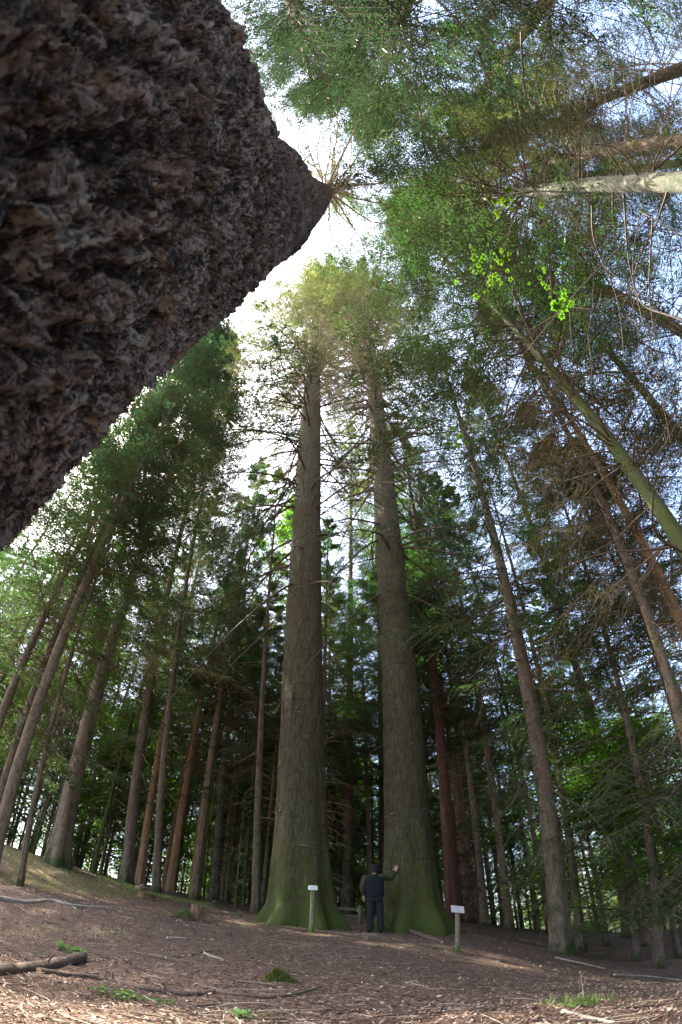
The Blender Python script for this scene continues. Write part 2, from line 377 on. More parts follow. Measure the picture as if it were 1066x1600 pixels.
def broad_mesh(name, seed, H=8, R=3, nl=40, ncl=500, per=22, leaf=.11, mats=None, spread=.45):
    rng = np.random.default_rng(seed); g = Geo()
    P, L, tt = branch_paths(rng, nl, 0, H, R, 25, 60, .1, 7)
    g.add(*tubes(P, (.03 * (.4 + L / R))[:, None] * (1 - .85 * np.linspace(0, 1, 7))[None], 4), 1)
    b = rng.integers(0, nl, ncl); s = .3 + .7 * rng.random(ncl) ** .7
    O, T = interp_path(P[b], s[:, None]); O = O[:, 0]; T = T[:, 0]
    D = nrm(T * .4 + rvec(rng, ncl)); ln = .35 + .6 * rng.random(ncl)
    SP = O[:, None] + D[:, None] * ln[:, None, None] * np.linspace(0, 1, 3)[None, :, None]
    g.add(*tubes(SP, np.tile(np.array([[.008, .006, .003]]), (ncl, 1)), 3), 1)
    C = SP[:, 1:2] + rng.normal(size=(ncl, per, 3)) * np.array([spread, spread, spread * .35]) * .6
    C = C.reshape(-1, 3); n = len(C)
    LD = rvec(rng, n); LD[:, 2] = LD[:, 2] * .4 - .2; LD = nrm(LD); SS = nrm(np.cross(LD, np.array([0, 0, 1.]) + rng.normal(size=(n, 3)) * .35))
    g.add(*diamonds(C, LD, SS, leaf * (.6 + .8 * rng.random(n)), leaf * .75 * (.7 + .5 * rng.random(n))), 0)
    return g.mesh(name, mats, False)
CROWN = {}
CROWN['dense'] = [conifer_mesh('crown', 11 + i, nb=120, mats=(M_needle, M_twig), el=(-8, 40), droop=.35, gap=.29) for i in range(2)]
CROWN['blue'] = [conifer_mesh('crown', 21 + i, nb=120, mats=(M_needle2, M_twig), el=(0, 30), droop=.25, gap=.25, hang=.1) for i in range(2)]
CROWN['light'] = [conifer_mesh('crown', 31 + i, nb=110, mats=(M_needle3, M_twigpale), el=(-5, 35), droop=.3, gap=.3) for i in range(2)]
CROWN['thin'] = [conifer_mesh('crown', 41 + i, nb=80, S=16, K=9, mats=(M_needle, M_twig), gap=.42, s0=.35, R=3, leaf=.2, wid=.045) for i in range(3)]
CROWN['brown'] = [conifer_mesh('crown', 51 + i, nb=130, S=24, K=9, mats=(M_brownfol, M_twig), gap=.3, s0=.2, droop=.5, hang=.6, leaf=.16, wid=.03) for i in range(1)]
CROWN['tall_dense'] = [conifer_mesh('crown', 81 + i, H=36, R=5, nb=230, S=28, K=18, mats=(M_high, M_twig), el=(-12, 40), droop=.35, gap=.31, sub_len=.3) for i in range(2)]
CROWN['tall_blue'] = [conifer_mesh('crown', 85 + i, H=36, R=5, nb=240, S=28, K=18, mats=(M_high2, M_twig), el=(-5, 35), droop=.25, gap=.27, hang=.1, wid=.032, sub_len=.3) for i in range(2)]
CROWN['tall_light'] = [conifer_mesh('crown', 89 + i, H=36, R=5, nb=220, S=28, K=16, mats=(M_needle3, M_twigpale), el=(-8, 35), droop=.3, gap=.28, sub_len=.3) for i in range(1)]
CROWN['airy'] = [conifer_mesh('crown', 61, nb=85, S=20, K=10, mats=(M_needle, M_twig), gap=.3, s0=.35, el=(-20, 20), droop=.2, hang=.15, leaf=.16, wid=.03)]
CROWN['broad'] = [broad_mesh('crown', 71 + i, mats=(M_broad, M_twig)) for i in range(2)]
def dead_limbs(g, rng, n, z0, z1, len0, len1, lean, rfun, el=(-25, 25), droop=.35, mat=1, az=None, twigs=5, thick=.022):
    if n <= 0: return
    z = np.sort(z0 + (z1 - z0) * rng.random(n)); tt = (z - z0) / max(z1 - z0, 1e-6)
    a0 = rng.random(n) * 2 * PI if az is None else az[0] + (az[1] - az[0]) * rng.random(n)
    L = (len0 + (len1 - len0) * tt) * (.45 + .8 * rng.random(n)); e = np.radians(el[0] + (el[1] - el[0]) * tt + 10 * rng.normal(size=n))
    N = 8; s = np.linspace(0, 1, N)
    a = a0[:, None] + rng.normal(size=(n, 1)) * .35 * s ** 2 + .05 * np.sin(9 * s + rng.random((n, 1)) * 6)
    r = L[:, None] * s * np.cos(e)[:, None] + np.array([rfun(q) * .8 for q in z])[:, None]
    zz = z[:, None] + L[:, None] * (s * np.sin(e)[:, None] - droop * s ** 1.8)
    P = np.stack([np.sin(a) * r + lean[0] * z[:, None], np.cos(a) * r + lean[1] * z[:, None], zz], -1)
    th = thick * (.5 + .35 * L)
    g.add(*tubes(P, th[:, None] * (1 - .88 * s)[None], 5), mat)
    if twigs:
        S = .25 + .7 * rng.random((n, twigs)); O, T = interp_path(P, S); D = nrm(T + rng.normal(size=T.shape) * .6 - np.array([0, 0, .25]))
        O = O.reshape(-1, 3); D = D.reshape(-1, 3); ln = (L[:, None] * .35 * (1.1 - S) * (.5 + rng.random((n, twigs)))).reshape(-1) + .1
        k = np.linspace(0, 1, 4); SP = O[:, None] + D[:, None] * ln[:, None, None] * k[None, :, None]
        SP[:, :, 2] -= .3 * ln[:, None] * k[None] ** 2; SP += rng.normal(size=SP.shape) * .03 * k[None, :, None]
        g.add(*tubes(SP, (.0045 + .002 * ln)[:, None] * (1 - .7 * k)[None], 3), mat)
def trunk_geo(g, rng, H, rfun, lean, sides=20, rows=50, disp=.03, lobes=0, flare=0, rz=None, knots=0, seed=1):
    zs = rz if rz is not None else -0.5 + (H + .5) * np.linspace(0, 1, rows) ** 1.25
    th = np.arange(sides) * 2 * PI / sides
    Z, T = np.meshgrid(zs, th, indexing='ij'); R = np.vectorize(rfun)(zs)[:, None] * np.ones_like(T)
    ph = rng.random(4) * 6.3
    if flare:
        zz = np.maximum(Z, 0)
        R = R * (1 + flare * np.exp(-zz / .55) * (.55 + .45 * np.cos(lobes * T + ph[0] + .6 * np.sin(2 * T + ph[1]))) + .10 * np.exp(-zz / 2.2) * np.cos(lobes * T + ph[0] + .6 * np.sin(2 * T + ph[1])))
    cx = np.sin(T); cyy = np.cos(T)
    Pn = np.stack([cx * R * 7, cyy * R * 7, Z * 1.2], -1).reshape(-1, 3)
    dn = (fbm(Pn, 3, seed).reshape(R.shape) + .6 * fbm(Pn * .25, 2, seed + 7).reshape(R.shape)) * disp
    R = R + dn * np.minimum(1, R / .3)
    X = cx * R + lean[0] * Z; Y = cyy * R + lean[1] * Z
    V = np.stack([X, Y, Z], -1).reshape(-1, 3)
    i, j = np.meshgrid(np.arange(len(zs) - 1), np.arange(sides), indexing='ij'); j2 = (j + 1) % sides
    g.add(V, np.stack([i * sides + j, i * sides + j2, (i + 1) * sides + j2, (i + 1) * sides + j], -1), 0)
COUNT = {}
def solve_tree(P1, P2, D, w, visible_base=True, maxlean=.15):
    A = at(*P1, D); d2 = pdir(*P2); t = (A.x * d2.x + A.y * d2.y) / (d2.x ** 2 + d2.y ** 2); B = d2 * t
    lean = Vector(((B.x - A.x), (B.y - A.y))) / (B.z - A.z)
    if lean.length > maxlean: lean *= maxlean / lean.length
    x, y, z = A
    for _ in range(4):
        gg = g1(x, y); x = A.x + lean.x * (gg - A.z); y = A.y + lean.y * (gg - A.z); z = gg
    return Vector((x, y, z)), (lean.x, lean.y), w / PXR * A.length / 2, A.z - z
def conifer(name, label, P1, w, P2, D, H, bark, crown, z0, R, cat='tree', group=None, dead=(0,), seed=1, flare=.35, deadmat=None, disp=.02, sides=20, rows=50, vi=None, curve=.8):
    base, lean, r1, za = solve_tree(P1, P2, D, w)
    rng = np.random.default_rng(seed * 7 + 3)
    pr = lambda z: max(0.0, 1 - max(z, 0) / H) ** curve
    k = r1 / max(pr(za), .2)
    rfun = lambda z: max(k * pr(z), .012)
    root = empty(name, base, label, cat, group)
    g = Geo(); trunk_geo(g, rng, H, rfun, lean, sides, rows, disp, 5, flare, seed=seed)
    for dd in dead if isinstance(dead[0], (tuple, list)) else [dead]:
        if len(dd) > 1: dead_limbs(g, rng, dd[0], dd[1], dd[2], dd[3], dd[4], lean, rfun, el=dd[5] if len(dd) > 5 else (-25, 20), droop=dd[6] if len(dd) > 6 else .35, thick=dd[7] if len(dd) > 7 else .018)
    g.obj('trunk', [bark, deadmat or M_twig], root)
    if crown:
        kind = crown; lst = CROWN[kind]; me = lst[(seed if vi is None else vi) % len(lst)]
        c = bpy.data.objects.new('crown', me); COL.objects.link(c); c.parent = root
        hc = 8 if kind == 'broad' else (36 if kind[:4] == 'tall' else 20); rc = 3 if kind in ('broad', 'thin') else (5 if kind[:4] == 'tall' else 4)
        c.location = (lean[0] * z0, lean[1] * z0, z0); c.scale = (R / rc, R / rc, (H - z0) * (1.0) / hc)
        tilt = Vector((lean[0], lean[1], 1)).to_track_quat('Z', 'Y'); c.rotation_mode = 'QUATERNION'
        c.rotation_quaternion = tilt @ Quaternion((0, 0, 1), float(rng.random()) * 6.28)
    return root, base, lean, rfun
# ------------------------------------------------------------------ the near trunk, beside the lens
def near_trunk():
    az = math.radians(95); dc = 1.12
    cx, cyc = -math.sin(az) * dc, math.cos(az) * dc
    H = 44; gb = g1(cx, cyc)
    def rad(z):
        return np.interp(z, [-1.5, -.4, .3, 1.5, 3, 5, 7.5, 12, 24, 36, 44], [1.08, .95, .865, .855, .835, .79, .715, .62, .42, .2, .03])
    # column angles, dense on the side that faces the camera (towards the origin)
    face = math.atan2(-cx, -cyc)
    dense = np.linspace(-math.radians(56), math.radians(56), 560); coarse = np.linspace(math.radians(60), 2 * PI - math.radians(60), 50)
    th = np.concatenate([dense, coarse]) + face; n = len(th)
    el = np.radians(np.linspace(2, 87.3, 760)); zs = .27 * np.tan(el)
    zs = zs[zs < 7]; zs = np.concatenate([np.linspace(gb - .3, 0, 40), zs, np.geomspace(7.03, H, 240)])
    Z, T = np.meshgrid(zs, th, indexing='ij'); Z = Z.ravel(); T = T.ravel()
    r0 = rad(Z); u = (T - face) * .86
    P2 = np.stack([u, Z], -1)
    z0_ = u * 0
    warp = np.stack([fbm(np.stack([u * 9, Z * 5, z0_], -1), 3, 1), fbm(np.stack([u * 9, Z * 5, z0_ + 7], -1), 3, 2)], -1)
    q = P2 + warp * np.array([.05, .07])
    warp2 = np.stack([fbm(np.stack([u * 40, Z * 22, z0_], -1), 2, 31), fbm(np.stack([u * 40, Z * 22, z0_ + 7], -1), 2, 32)], -1)
    def flakes(scale, seed, edge, w2):
        f1, f2, idv = voro((q + warp2 * w2) / np.array(scale), seed)
        tx = _h(np.floor(idv * 9999).astype(int), np.zeros(len(idv), int), np.zeros(len(idv), int), 3) - .5
        return np.clip((f2 - f1) / edge, 0, 1), idv, f1, tx
    ea, ia, fa, ta = flakes((.060, .22), 3, .10, .020)
    eb, ib, fb, tb = flakes((.026, .085), 8, .10, .020)
    ec, ic, fc, tc_ = flakes((.012, .034), 12, .14, .010)
    big = fbm(np.stack([u * 2.6, Z * 1.0, z0_], -1), 3, 5)
    fis = np.abs(fbm(np.stack([u * 7.5 + .6 * warp[:, 0], Z * .8, z0_], -1), 4, 9)); fis = np.clip(fis / .09, 0, 1) ** .7
    fine = 1 - 2 * np.abs(fbm(np.stack([u * 75 + 2 * warp2[:, 0], Z * 70, z0_], -1), 3, 15)) * 1.6
    d = .022 * big + .030 * ia * ea + .022 * ib * (.3 + .7 * eb) + .010 * ic * (.3 + .7 * ec) + .05 * (fis - .6) + .004 * fine + .012 * (fa - .4) * ta * 2 - .008 * fb
    flake = .45 * ib + .35 * ic + .2 * ia
    d = d * np.interp(Z, [0, 3, 6, 12], [1, .9, .65, .55]); r = r0 + d - .03
    lx = np.interp(Z, [-1, 7.5, 24, 44], [0, .01, .30, 1.2]); ly = np.interp(Z, [-1, 1.5, 7.5, 24, 44], [0, .03, .30, .26, .14])
    lx = lx + cx; ly = ly + cyc                       # axis in world coordinates
    zt = [0, 1.5, 1.95, 2.6, 4.0, 7.2, 14, 44]; hi_t = [153, 152, 147, 142, 132, 120, 114, 104]; zl = [0, .5, .72, 1.12, 1.41, 1.93, 2.6, 4.5, 6.6, 11.5, 44]; lo_t = [51.5, 50.7, 49, 47.5, 45.7, 43.3, 40.6, 37.7, 34.5, 32, 60]
    nz = len(zs); rr_ = r.reshape(nz, n); lxr = lx.reshape(nz, n)[:, 0].copy(); lyr = ly.reshape(nz, n)[:, 0].copy(); TT = T.reshape(nz, n)
    for _ in range(5):
        aa = np.degrees(np.arctan2(-(np.sin(TT) * rr_ + lxr[:, None]), np.cos(TT) * rr_ + lyr[:, None]))
        hi = aa.max(1); lo = aa.min(1)
        ker = np.ones(11) / 11; sm_ = lambda q: np.convolve(np.pad(q, 5, mode='edge'), ker, 'valid')
        hi = sm_(hi); lo = sm_(lo); H_ = np.interp(zs, zt, hi_t); L_ = np.interp(zs, zl, lo_t); act = np.clip((24 - zs) / 10, 0, 1) * (zs > -3)
        dd_ = np.hypot(lxr, lyr); dr = dd_ * (np.sin(np.radians((H_ - L_) / 2)) - np.sin(np.radians(np.clip(hi - lo, 2, 179) / 2))) * act
        rot = np.radians(((H_ + L_) - (hi + lo)) / 2) * act; az0_ = np.arctan2(-lxr, lyr) + rot
        rr_ = np.maximum(rr_ + dr[:, None], .02); lxr = -np.sin(az0_) * dd_; lyr = np.cos(az0_) * dd_
    r = rr_.ravel(); lx = np.repeat(lxr, n) - cx; ly = np.repeat(lyr, n) - cyc
    X = np.sin(T) * r + lx; Y = np.cos(T) * r + ly
    root = empty('giant_conifer', (cx, cyc, gb), 'huge dark rough-barked conifer trunk rising right beside the lens at upper left', 'tree')
    V = np.stack([X, Y, Z - gb], -1)
    i, j = np.meshgrid(np.arange(len(zs) - 1), np.arange(n), indexing='ij'); j2 = (j + 1) % n
    g = Geo(); g.add(V, np.stack([i * n + j, i * n + j2, (i + 1) * n + j2, (i + 1) * n + j], -1))
    t = NT('bark_flaky'); co = t.coord((1, 1, .8)); w = t.n('TexNoise'); w.inputs['Scale'].default_value = 22; w.inputs['Detail'].default_value = 4; t.l(co, w.inputs['Vector'])
    va = t.n('VectorMath'); va.operation = 'SCALE'; t.l(w.outputs['Color'], va.inputs[0]); va.inputs['Scale'].default_value = .10
    vb = t.n('VectorMath'); vb.operation = 'ADD'; t.l(co, vb.inputs[0]); t.l(va.outputs[0], vb.inputs[1]); cw = vb.outputs[0]
    v1 = t.vor(cw, 42); v2 = t.vor(cw, 105); v3 = t.vor(cw, 230)
    def gray(v): sx = t.n('SeparateColor'); t.l(v.outputs['Color'], sx.inputs[0]); return sx.outputs[0]
    a = t.noise(co, 26, 8, .75, .8); b = t.noise(co, 120, 6, .75, .5); c_ = t.noise(co, 5, 4, .6)
    at_ = t.n('Attribute'); at_.attribute_name = 'flake'
    k = t.math('ADD', t.math('ADD', t.math('MULTIPLY', gray(v1), .14), t.math('MULTIPLY', gray(v2), .20)), t.math('ADD', t.math('ADD', t.math('MULTIPLY', b, .28), t.math('MULTIPLY', a, .28)), t.math('MULTIPLY', at_.outputs['Fac'], .26)))
    col = t.ramp(k, [(.43, (.008, .005, .004)), (.50, (.036, .025, .018)), (.555, (.105, .078, .058)), (.61, (.24, .195, .160)), (.69, (.52, .46, .40))])
    col = t.mix(t.ramp(c_, [(.42, (0, 0, 0)), (.60, (.85, .85, .85))]), col, t.mix(1.0, col, (.60, .47, .38), 'MULTIPLY'))
    li = t.noise(co, 13, 6, .7, .3)
    col = t.mix(t.ramp(li, [(.60, (0, 0, 0)), (.68, (.55, .55, .55))]), col, t.mix(k, (.05, .055, .055), (.33, .34, .335)))
    col = t.mix(t.ramp(t.noise(t.coord((1, 1, 1)), 15, 5, .6), [(.64, (0, 0, 0)), (.72, (.5, .5, .5))]), col, (.07, .10, .04))
    e3 = t.math('ADD', t.math('MULTIPLY', gray(v1), .5), t.math('MULTIPLY', v2.outputs['Distance'], -.5))
    h = t.math('ADD', t.math('ADD', a, t.math('MULTIPLY', b, .9)), t.math('ADD', e3, t.math('MULTIPLY', gray(v2), .4)))
    t.principled(col, .8, t.bump(h, 1, .03), .3)
    o = g.obj('trunk', [t.m], root)
    fl = o.data.attributes.new('flake', 'FLOAT', 'POINT'); fl.data.foreach_set('value', flake.astype(np.float32))
    # thin crown high above: bare pale branches spreading around the tip
    rng = np.random.default_rng(5); g = Geo()
    dead_limbs(g, rng, 100, 18 - gb, 43 - gb, 6.0, 1.8, (1.2 / 44, .2 / 44), lambda z: .25, el=(12, 45), droop=.0, mat=1, twigs=9, thick=.02)
    P, L, tt = branch_paths(rng, 40, 34, 44, 2.6, 10, 50, .1)
    s = .5 + .5 * rng.random((40, 26)); O, T_ = interp_path(P, s); O = O.reshape(-1, 3) + np.array([1.0, .15, 0]); T_ = T_.reshape(-1, 3)
    nn = len(O) * 5; O = np.repeat(O, 5, 0) + rng.normal(size=(nn, 3)) * .12; D = nrm(np.repeat(T_, 5, 0) + rng.normal(size=(nn, 3)) * .7)
    g.add(*diamonds(O, D, nrm(np.cross(D, rvec(rng, nn))), .22, .05), 0)
    g.add(*tubes(P + np.array([1.0, .15, 0]), (.02 * (1 - .8 * np.linspace(0, 1, 8)))[None] * np.ones((40, 1)), 4), 1)
    V_, Q_, M_ = None, None, None
    P, L, tt = branch_paths(rng, 90, 20, 44, 5.5, 5, 45, .1, 8); P = P + np.array([.9, .3, -gb])
    s = .45 + .55 * rng.random((90, 12)); O, T_ = interp_path(P, s); O = O.reshape(-1, 3); T_ = T_.reshape(-1, 3); D = nrm(T_ + rng.normal(size=T_.shape) * .6); k = np.linspace(0, 1, 3)
    SP = O[:, None] + D[:, None] * (.3 + .5 * rng.random((len(O), 1, 1))) * k[None, :, None]; g.add(*tubes(SP, np.tile([[.007, .005, .002]], (len(O), 1)), 3), 1)
    kk = rng.random((len(O), 7)); LO, LT = interp_path(SP, kk); LD = nrm(LT + rng.normal(size=LT.shape) * .5).reshape(-1, 3); LO = LO.reshape(-1, 3)
    g.add(*diamonds(LO, LD, nrm(np.cross(LD, rvec(rng, len(LD)))), .16, .035), 0)
    g.obj('crown', [M_needle3, M_twigpale, M_twig], root, False)
near_trunk()
# ------------------------------------------------------------------ the twin giant firs
def twin(label, P1, P2, D, H, rad_z, rad_r, seed, limb_az):
    base, lean, r1, za = solve_tree(P1, P2, D, 10)
    rng = np.random.default_rng(seed)
    rf = lambda z: float(np.interp(z, rad_z, rad_r)) * .95
    root = empty('giant_fir', base, label, 'tree', 'pair of giant firs in the clearing')
    g = Geo(); zs = np.concatenate([np.linspace(-.8, 3, 60), np.linspace(3.08, 20, 150), np.geomspace(20.2, H, 130)])
    trunk_geo(g, rng, H, rf, lean, 130, 0, .04, 7, .20, rz=zs, seed=seed)
    # rings of dark knots where old whorls broke off
    for zc in np.arange(2.2, 30, .95) + rng.normal(size=len(np.arange(2.2, 30, .95))) * .25:
        for _ in range(int(rng.integers(2, 7))):
            a = rng.random() * 6.28; z = zc + rng.normal() * .06; r = rf(z) - .005; w = .06 + .10 * rng.random(); hh = .022 + .03 * rng.random()
            uu = np.linspace(0, PI, 7); vv = np.arange(8) * PI / 4
            c = np.array([math.sin(a), math.cos(a), 0]); tdir = np.array([math.cos(a), -math.sin(a), 0]); up = np.array([0, 0, 1.])
            C = c * r + np.array([lean[0] * z, lean[1] * z, z])
            pts = C + (np.cos(uu)[:, None, None] * w * tdir) + (np.sin(uu)[:, None] * np.cos(vv)[None])[..., None] * hh * up + (np.sin(uu)[:, None] * np.sin(vv)[None])[..., None] * .022 * c
            i, j = np.meshgrid(np.arange(6), np.arange(8), indexing='ij'); j2 = (j + 1) % 8
            g.add(pts.reshape(-1, 3), np.stack([i * 8 + j, i * 8 + j2, (i + 1) * 8 + j2, (i + 1) * 8 + j], -1), 1)
    dead_limbs(g, rng, 70, 15, 34, 3.0, 4.5, lean, rf, el=(-30, 5), droop=.25, mat=1, twigs=6, thick=.020)
    dead_limbs(g, rng, 46, 11, 27, 4.5, 6.5, lean, rf, el=(-35, -5), droop=.55, mat=1, twigs=7, thick=.020)
    dead_limbs(g, rng, 90, 28, 50, 4.0, 4.0, lean, rf, el=(-12, 15), droop=.1, mat=2, twigs=6, thick=.024)
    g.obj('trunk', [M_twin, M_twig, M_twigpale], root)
    # long drooping living limbs
    for q in range(30):
        g = Geo(); z = 13 + 26 * rng.random(); a = math.radians(rng.uniform(*limb_az)); N = 12; s = np.linspace(0, 1, N); L = 4.5 + 4.5 * rng.random()
        aa = a + .25 * rng.normal() * s ** 2; r = rf(z) * .8 + L * s ** .95 * .86
        zz = z + L * (-.05 * s - (.55 + .3 * rng.random()) * s ** 1.7 + .25 * s ** 4)
        P = np.stack([np.sin(aa) * r + lean[0] * z, np.cos(aa) * r + lean[1] * z, zz], -1)[None]
        g.add(*tubes(P, (.055 * (1 - .85 * s))[None], 6), 1)
        nS = 34; S = (.35 + .65 * rng.random((1, nS))); O, T = interp_path(P, S); O = O[0]; T = T[0]
        Dd = nrm(T * .6 + nrm(np.cross(T, [0, 0, 1.])) * rng.choice([-1, 1], (nS, 1)) - np.array([0, 0, .35]) + rng.normal(size=(nS, 3)) * .2)
        sl = (1.2 * (1.15 - S[0]) + .25) * (.6 + .6 * rng.random(nS))
        k = np.linspace(0, 1, 4); SP = O[:, None] + Dd[:, None] * sl[:, None, None] * k[None, :, None]; SP[:, :, 2] -= .2 * sl[:, None] * k[None] ** 2
        g.add(*tubes(SP, np.tile(np.array([[.009, .007, .005, .002]]), (nS, 1)), 3), 1)
        K = 16; kk = (.25 + .75 * rng.random((nS, K))); LO, LT = interp_path(SP, kk)
        keep = rng.random((nS, 1)) * np.ones((1, K)) < .8
        LO = LO[keep]; LT = LT[keep]; LD = nrm(LT + rng.normal(size=LT.shape) * .6)
        g.add(*diamonds(LO, LD, nrm(np.cross(LD, np.array([0, 0, 1.]) + rng.normal(size=LD.shape) * .5)), .17, .04), 0)
        g.obj('limb', [M_needle2, M_twig], root, False)
    me = conifer_mesh('crown', seed, H=46, R=9.6, nb=430, el=(-18, 42), droop=.25, S=30, K=16, leaf=.22, wid=.045, s0=.36, gap=.30, hang=.5, zpow=.85, mats=(M_needle3, M_twigpale), brr=.035, sub_len=.26)
    c = bpy.data.objects.new('crown', me); COL.objects.link(c); c.parent = root; z0 = H - 45.5
    c.location = (lean[0] * z0, lean[1] * z0, z0)
    return root, base, lean, rf
TL = twin('thicker left giant fir with mossy flared base behind the small white sign', (471, 1400), (490, 560), 13.5, 72,
          [-1, 0, .6, 1.5, 3, 6, 12, 25, 36, 47, 72], [1.12, 1.02, .84, .79, .73, .69, .66, .62, .58, .44, .03], 101, (170, 350))
TR = twin('right giant fir with a person touching its mossy base', (641, 1400), (581, 570), 13.9, 72,
          [-1, 0, .6, 1.5, 3, 6, 12, 25, 36, 47, 72], [1.0, .93, .78, .73, .67, .62, .575, .54, .50, .37, .03], 102, (10, 190))
# ------------------------------------------------------------------ individual trees round the clearing
T = conifer
T('redwood', 'dark red-brown straight trunk just right of the giant firs', (708, 1425), 21, (664, 930), 19, 36, M_red, 'dense', 13, 4.2, dead=(16, 6, 16, 1.5, 2.5), seed=2)
RF = T('spruce', 'leaning brown spruce trunk standing alone right of the right sign post', (877, 1478), 30, (748, 752), 14.5, 38, M_spruce, 'airy', 9, 5.6, dead=((60, 2.5, 14, 1.8, 3.6, (-35, -10), .35), (40, 10, 26, 3, 3)), seed=3)
T('spruce', 'thick greenish trunk leaning in from the right edge at mid height', (1066, 850), 27, (815, 525), 7.8, 56, M_mossy, 'tall_dense', 14, 6.8, dead=((70, 3, 14, 2.2, 3.2, (-10, 20), .1),), seed=4, sides=32, rows=90)
T('larch', 'narrow sunlit tan trunk running parallel below the thick greenish one', (1066, 978), 18, (918, 698), 12, 36, M_orange, 'brown', 10, 4.4, dead=((60, 5, 14, 1.2, 2, (-20, 10), .4),), seed=5)
T('spruce', 'dark trunk draped in drooping brown boughs at the right edge', (1060, 1110), 18, (985, 890), 10.5, 34, M_spruce, 'brown', 9, 3.6, dead=((50, 5, 13, 1.0, 1.6, (-30, 0), .8),), seed=6)
T('fir', 'pale smooth grey trunk reaching in horizontally from the right edge near the top', (1066, 285), 33, (720, 316), 6.6, 58, M_grey, 'tall_dense', 18, 7.2, dead=((26, 6, 18, 3.5, 3.5, (-20, 5), .35, .02), (40, 20, 32, 3, 2.5, (0, 20), .1)), seed=7, sides=32, rows=90)
T('larch', 'brown rough trunk just above the pale grey one at upper right', (1066, 220), 23, (830, 258), 8.5, 52, M_spruce, 'tall_light', 16, 5.0, dead=((30, 8, 20, 2, 3),), seed=8, sides=28, rows=80)
T('fir', 'thin pale green trunk between the brown and the pale grey trunks at upper right', (1066, 255), 14, (860, 283), 14, 40, M_grey, 'tall_dense', 20, 4, dead=(10, 8, 20, 1.5, 2), seed=9)
T('fir', 'brown trunk hanging down from the top edge under a dark green crown', (634, 0), 22, (597, 110), 7.3, 56, M_brown, 'tall_blue', 13, 6.8, dead=(40, 5, 18, 2, 3), seed=10)
T('fir', 'dark green crown filling the top edge right of the giant near trunk', (440, -60), 22, (470, 60), 8.0, 46, M_spruce, 'tall_blue', 9, 5.6, dead=(10, 5, 12, 2, 3), seed=11)
T('spruce', 'green crown filling the upper right corner', (900, -60), 26, (840, 20), 10, 44, M_spruce, 'tall_dense', 8, 5.8, dead=(30, 4, 15, 2, 3), seed=12)
T('spruce', 'bright green crown at the right edge above the brown trunk', (1120, 90), 22, (980, 140), 11, 42, M_spruce, 'tall_light', 10, 5.2, dead=(30, 4, 15, 2, 3), seed=13)
T('spruce', 'dark crown at the right edge between the pale grey and the thick greenish trunks', (1130, 560), 22, (1000, 480), 11, 44, M_spruce, 'tall_dense', 8, 5.6, dead=(40, 4, 15, 2, 3.4), seed=14)
T('spruce', 'tall crown behind the thick greenish trunk', (1120, 760), 20, (960, 560), 16, 46, M_spruce, 'tall_blue', 10, 5.5, dead=(20, 4, 12, 2, 3), seed=34)
T('fir', 'tall crown between the right giant fir and the thick greenish trunk', (960, 1300), 16, (800, 740), 22, 48, M_spruce, 'tall_dense', 14, 5.5, dead=(20, 4, 14, 2, 3), seed=35)
T('douglas_fir', 'tall pale trunk with peeling bark leaning right from the thick left base', (92, 1340), 29, (258, 765), 18, 46, M_spruce, 'tall_light', 17, 5.8, dead=((20, 5, 15, 1.8, 3.0, (-10, 10), .6), (34, 14, 26, 3, 3.6)), seed=15, flare=.5, sides=28, rows=80, curve=1.5)
T('spruce', 'dark trunk second from the left with bare base in the shade', (198, 1378), 18, (240, 1040), 22, 36, M_spruce, 'tall_dense', 11, 4.8, dead=(30, 5, 14, 2, 3), seed=16)
T('pine', 'sunlit orange-tan trunk behind the log pile', (218, 1383), 13, (246, 1190), 25, 30, M_orange, 'dense', 10, 3.6, dead=(24, 4, 13, 1.5, 2), seed=17)
T('spruce', 'leaning trunk with sunlit side left of the upright stump', (266, 1390), 13, (318, 1080), 25, 30, M_orange, 'thin', 10, 3.4, dead=(20, 4, 13, 1.5, 2), seed=18)
T('spruce', 'straight brown trunk rising directly behind the upright stump', (304, 1404), 13, (338, 1130), 23, 34, M_brown, 'blue', 11, 4, dead=(24, 4, 13, 1.5, 2), seed=19)
T('spruce', 'slim trunk right behind the straight brown one by the stump', (334, 1404), 12, (352, 1180), 25, 28, M_spruce, 'dense', 10, 3.6, dead=(24, 4, 13, 1.5, 2), seed=20)
T('spruce', 'slim near-black trunk immediately left of the giant fir pair', (400, 1425), 13, (418, 960), 19, 27, M_spruce, 'thin', 12, 3.4, dead=(36, 3, 13, 1.8, 2.4, (-10, 30), .5), seed=21)
T('spruce', 'thin dark leaning trunk at the far left in front of the others', (32, 1378), 9, (92, 1090), 13, 22, M_spruce, 'dense', 6, 3.0, dead=(24, 2, 7, 1.2, 2), seed=22)
T('spruce', 'dark leaning trunk left of the thick peeling-bark one', (20, 1180), 13, (150, 850), 14, 34, M_spruce, 'tall_dense', 9, 5.2, dead=(30, 4, 14, 1.8, 2.6), seed=23)
T('larch', 'pinkish sunlit trunk cut by the left edge', (0, 1278), 14, (56, 1100), 15, 30, M_orange, 'thin', 10, 3.4, dead=(20, 4, 12, 1.5, 2), seed=24)
T('fir', 'dark bushy fir crown hanging under the giant near trunk on the left', (60, 1100), 16, (225, 720), 11.5, 30, M_spruce, 'blue', 10, 4.8, dead=(20, 4, 9, 1.5, 2.5), seed=25)
T('fir', 'narrow green fir with drooping boughs left of the leaning sunlit trunk', (245, 1370), 12, (300, 860), 20, 40, M_spruce, 'tall_light', 10, 4.8, dead=(20, 4, 14, 1.5, 2.5), seed=26)
T('fir', 'slim greenish trunk seen just behind the right giant fir', (678, 1425), 12, (650, 1060), 21, 30, M_mossy, 'dense', 10, 4.2, dead=(20, 4, 14, 1.5, 2.5), seed=27)
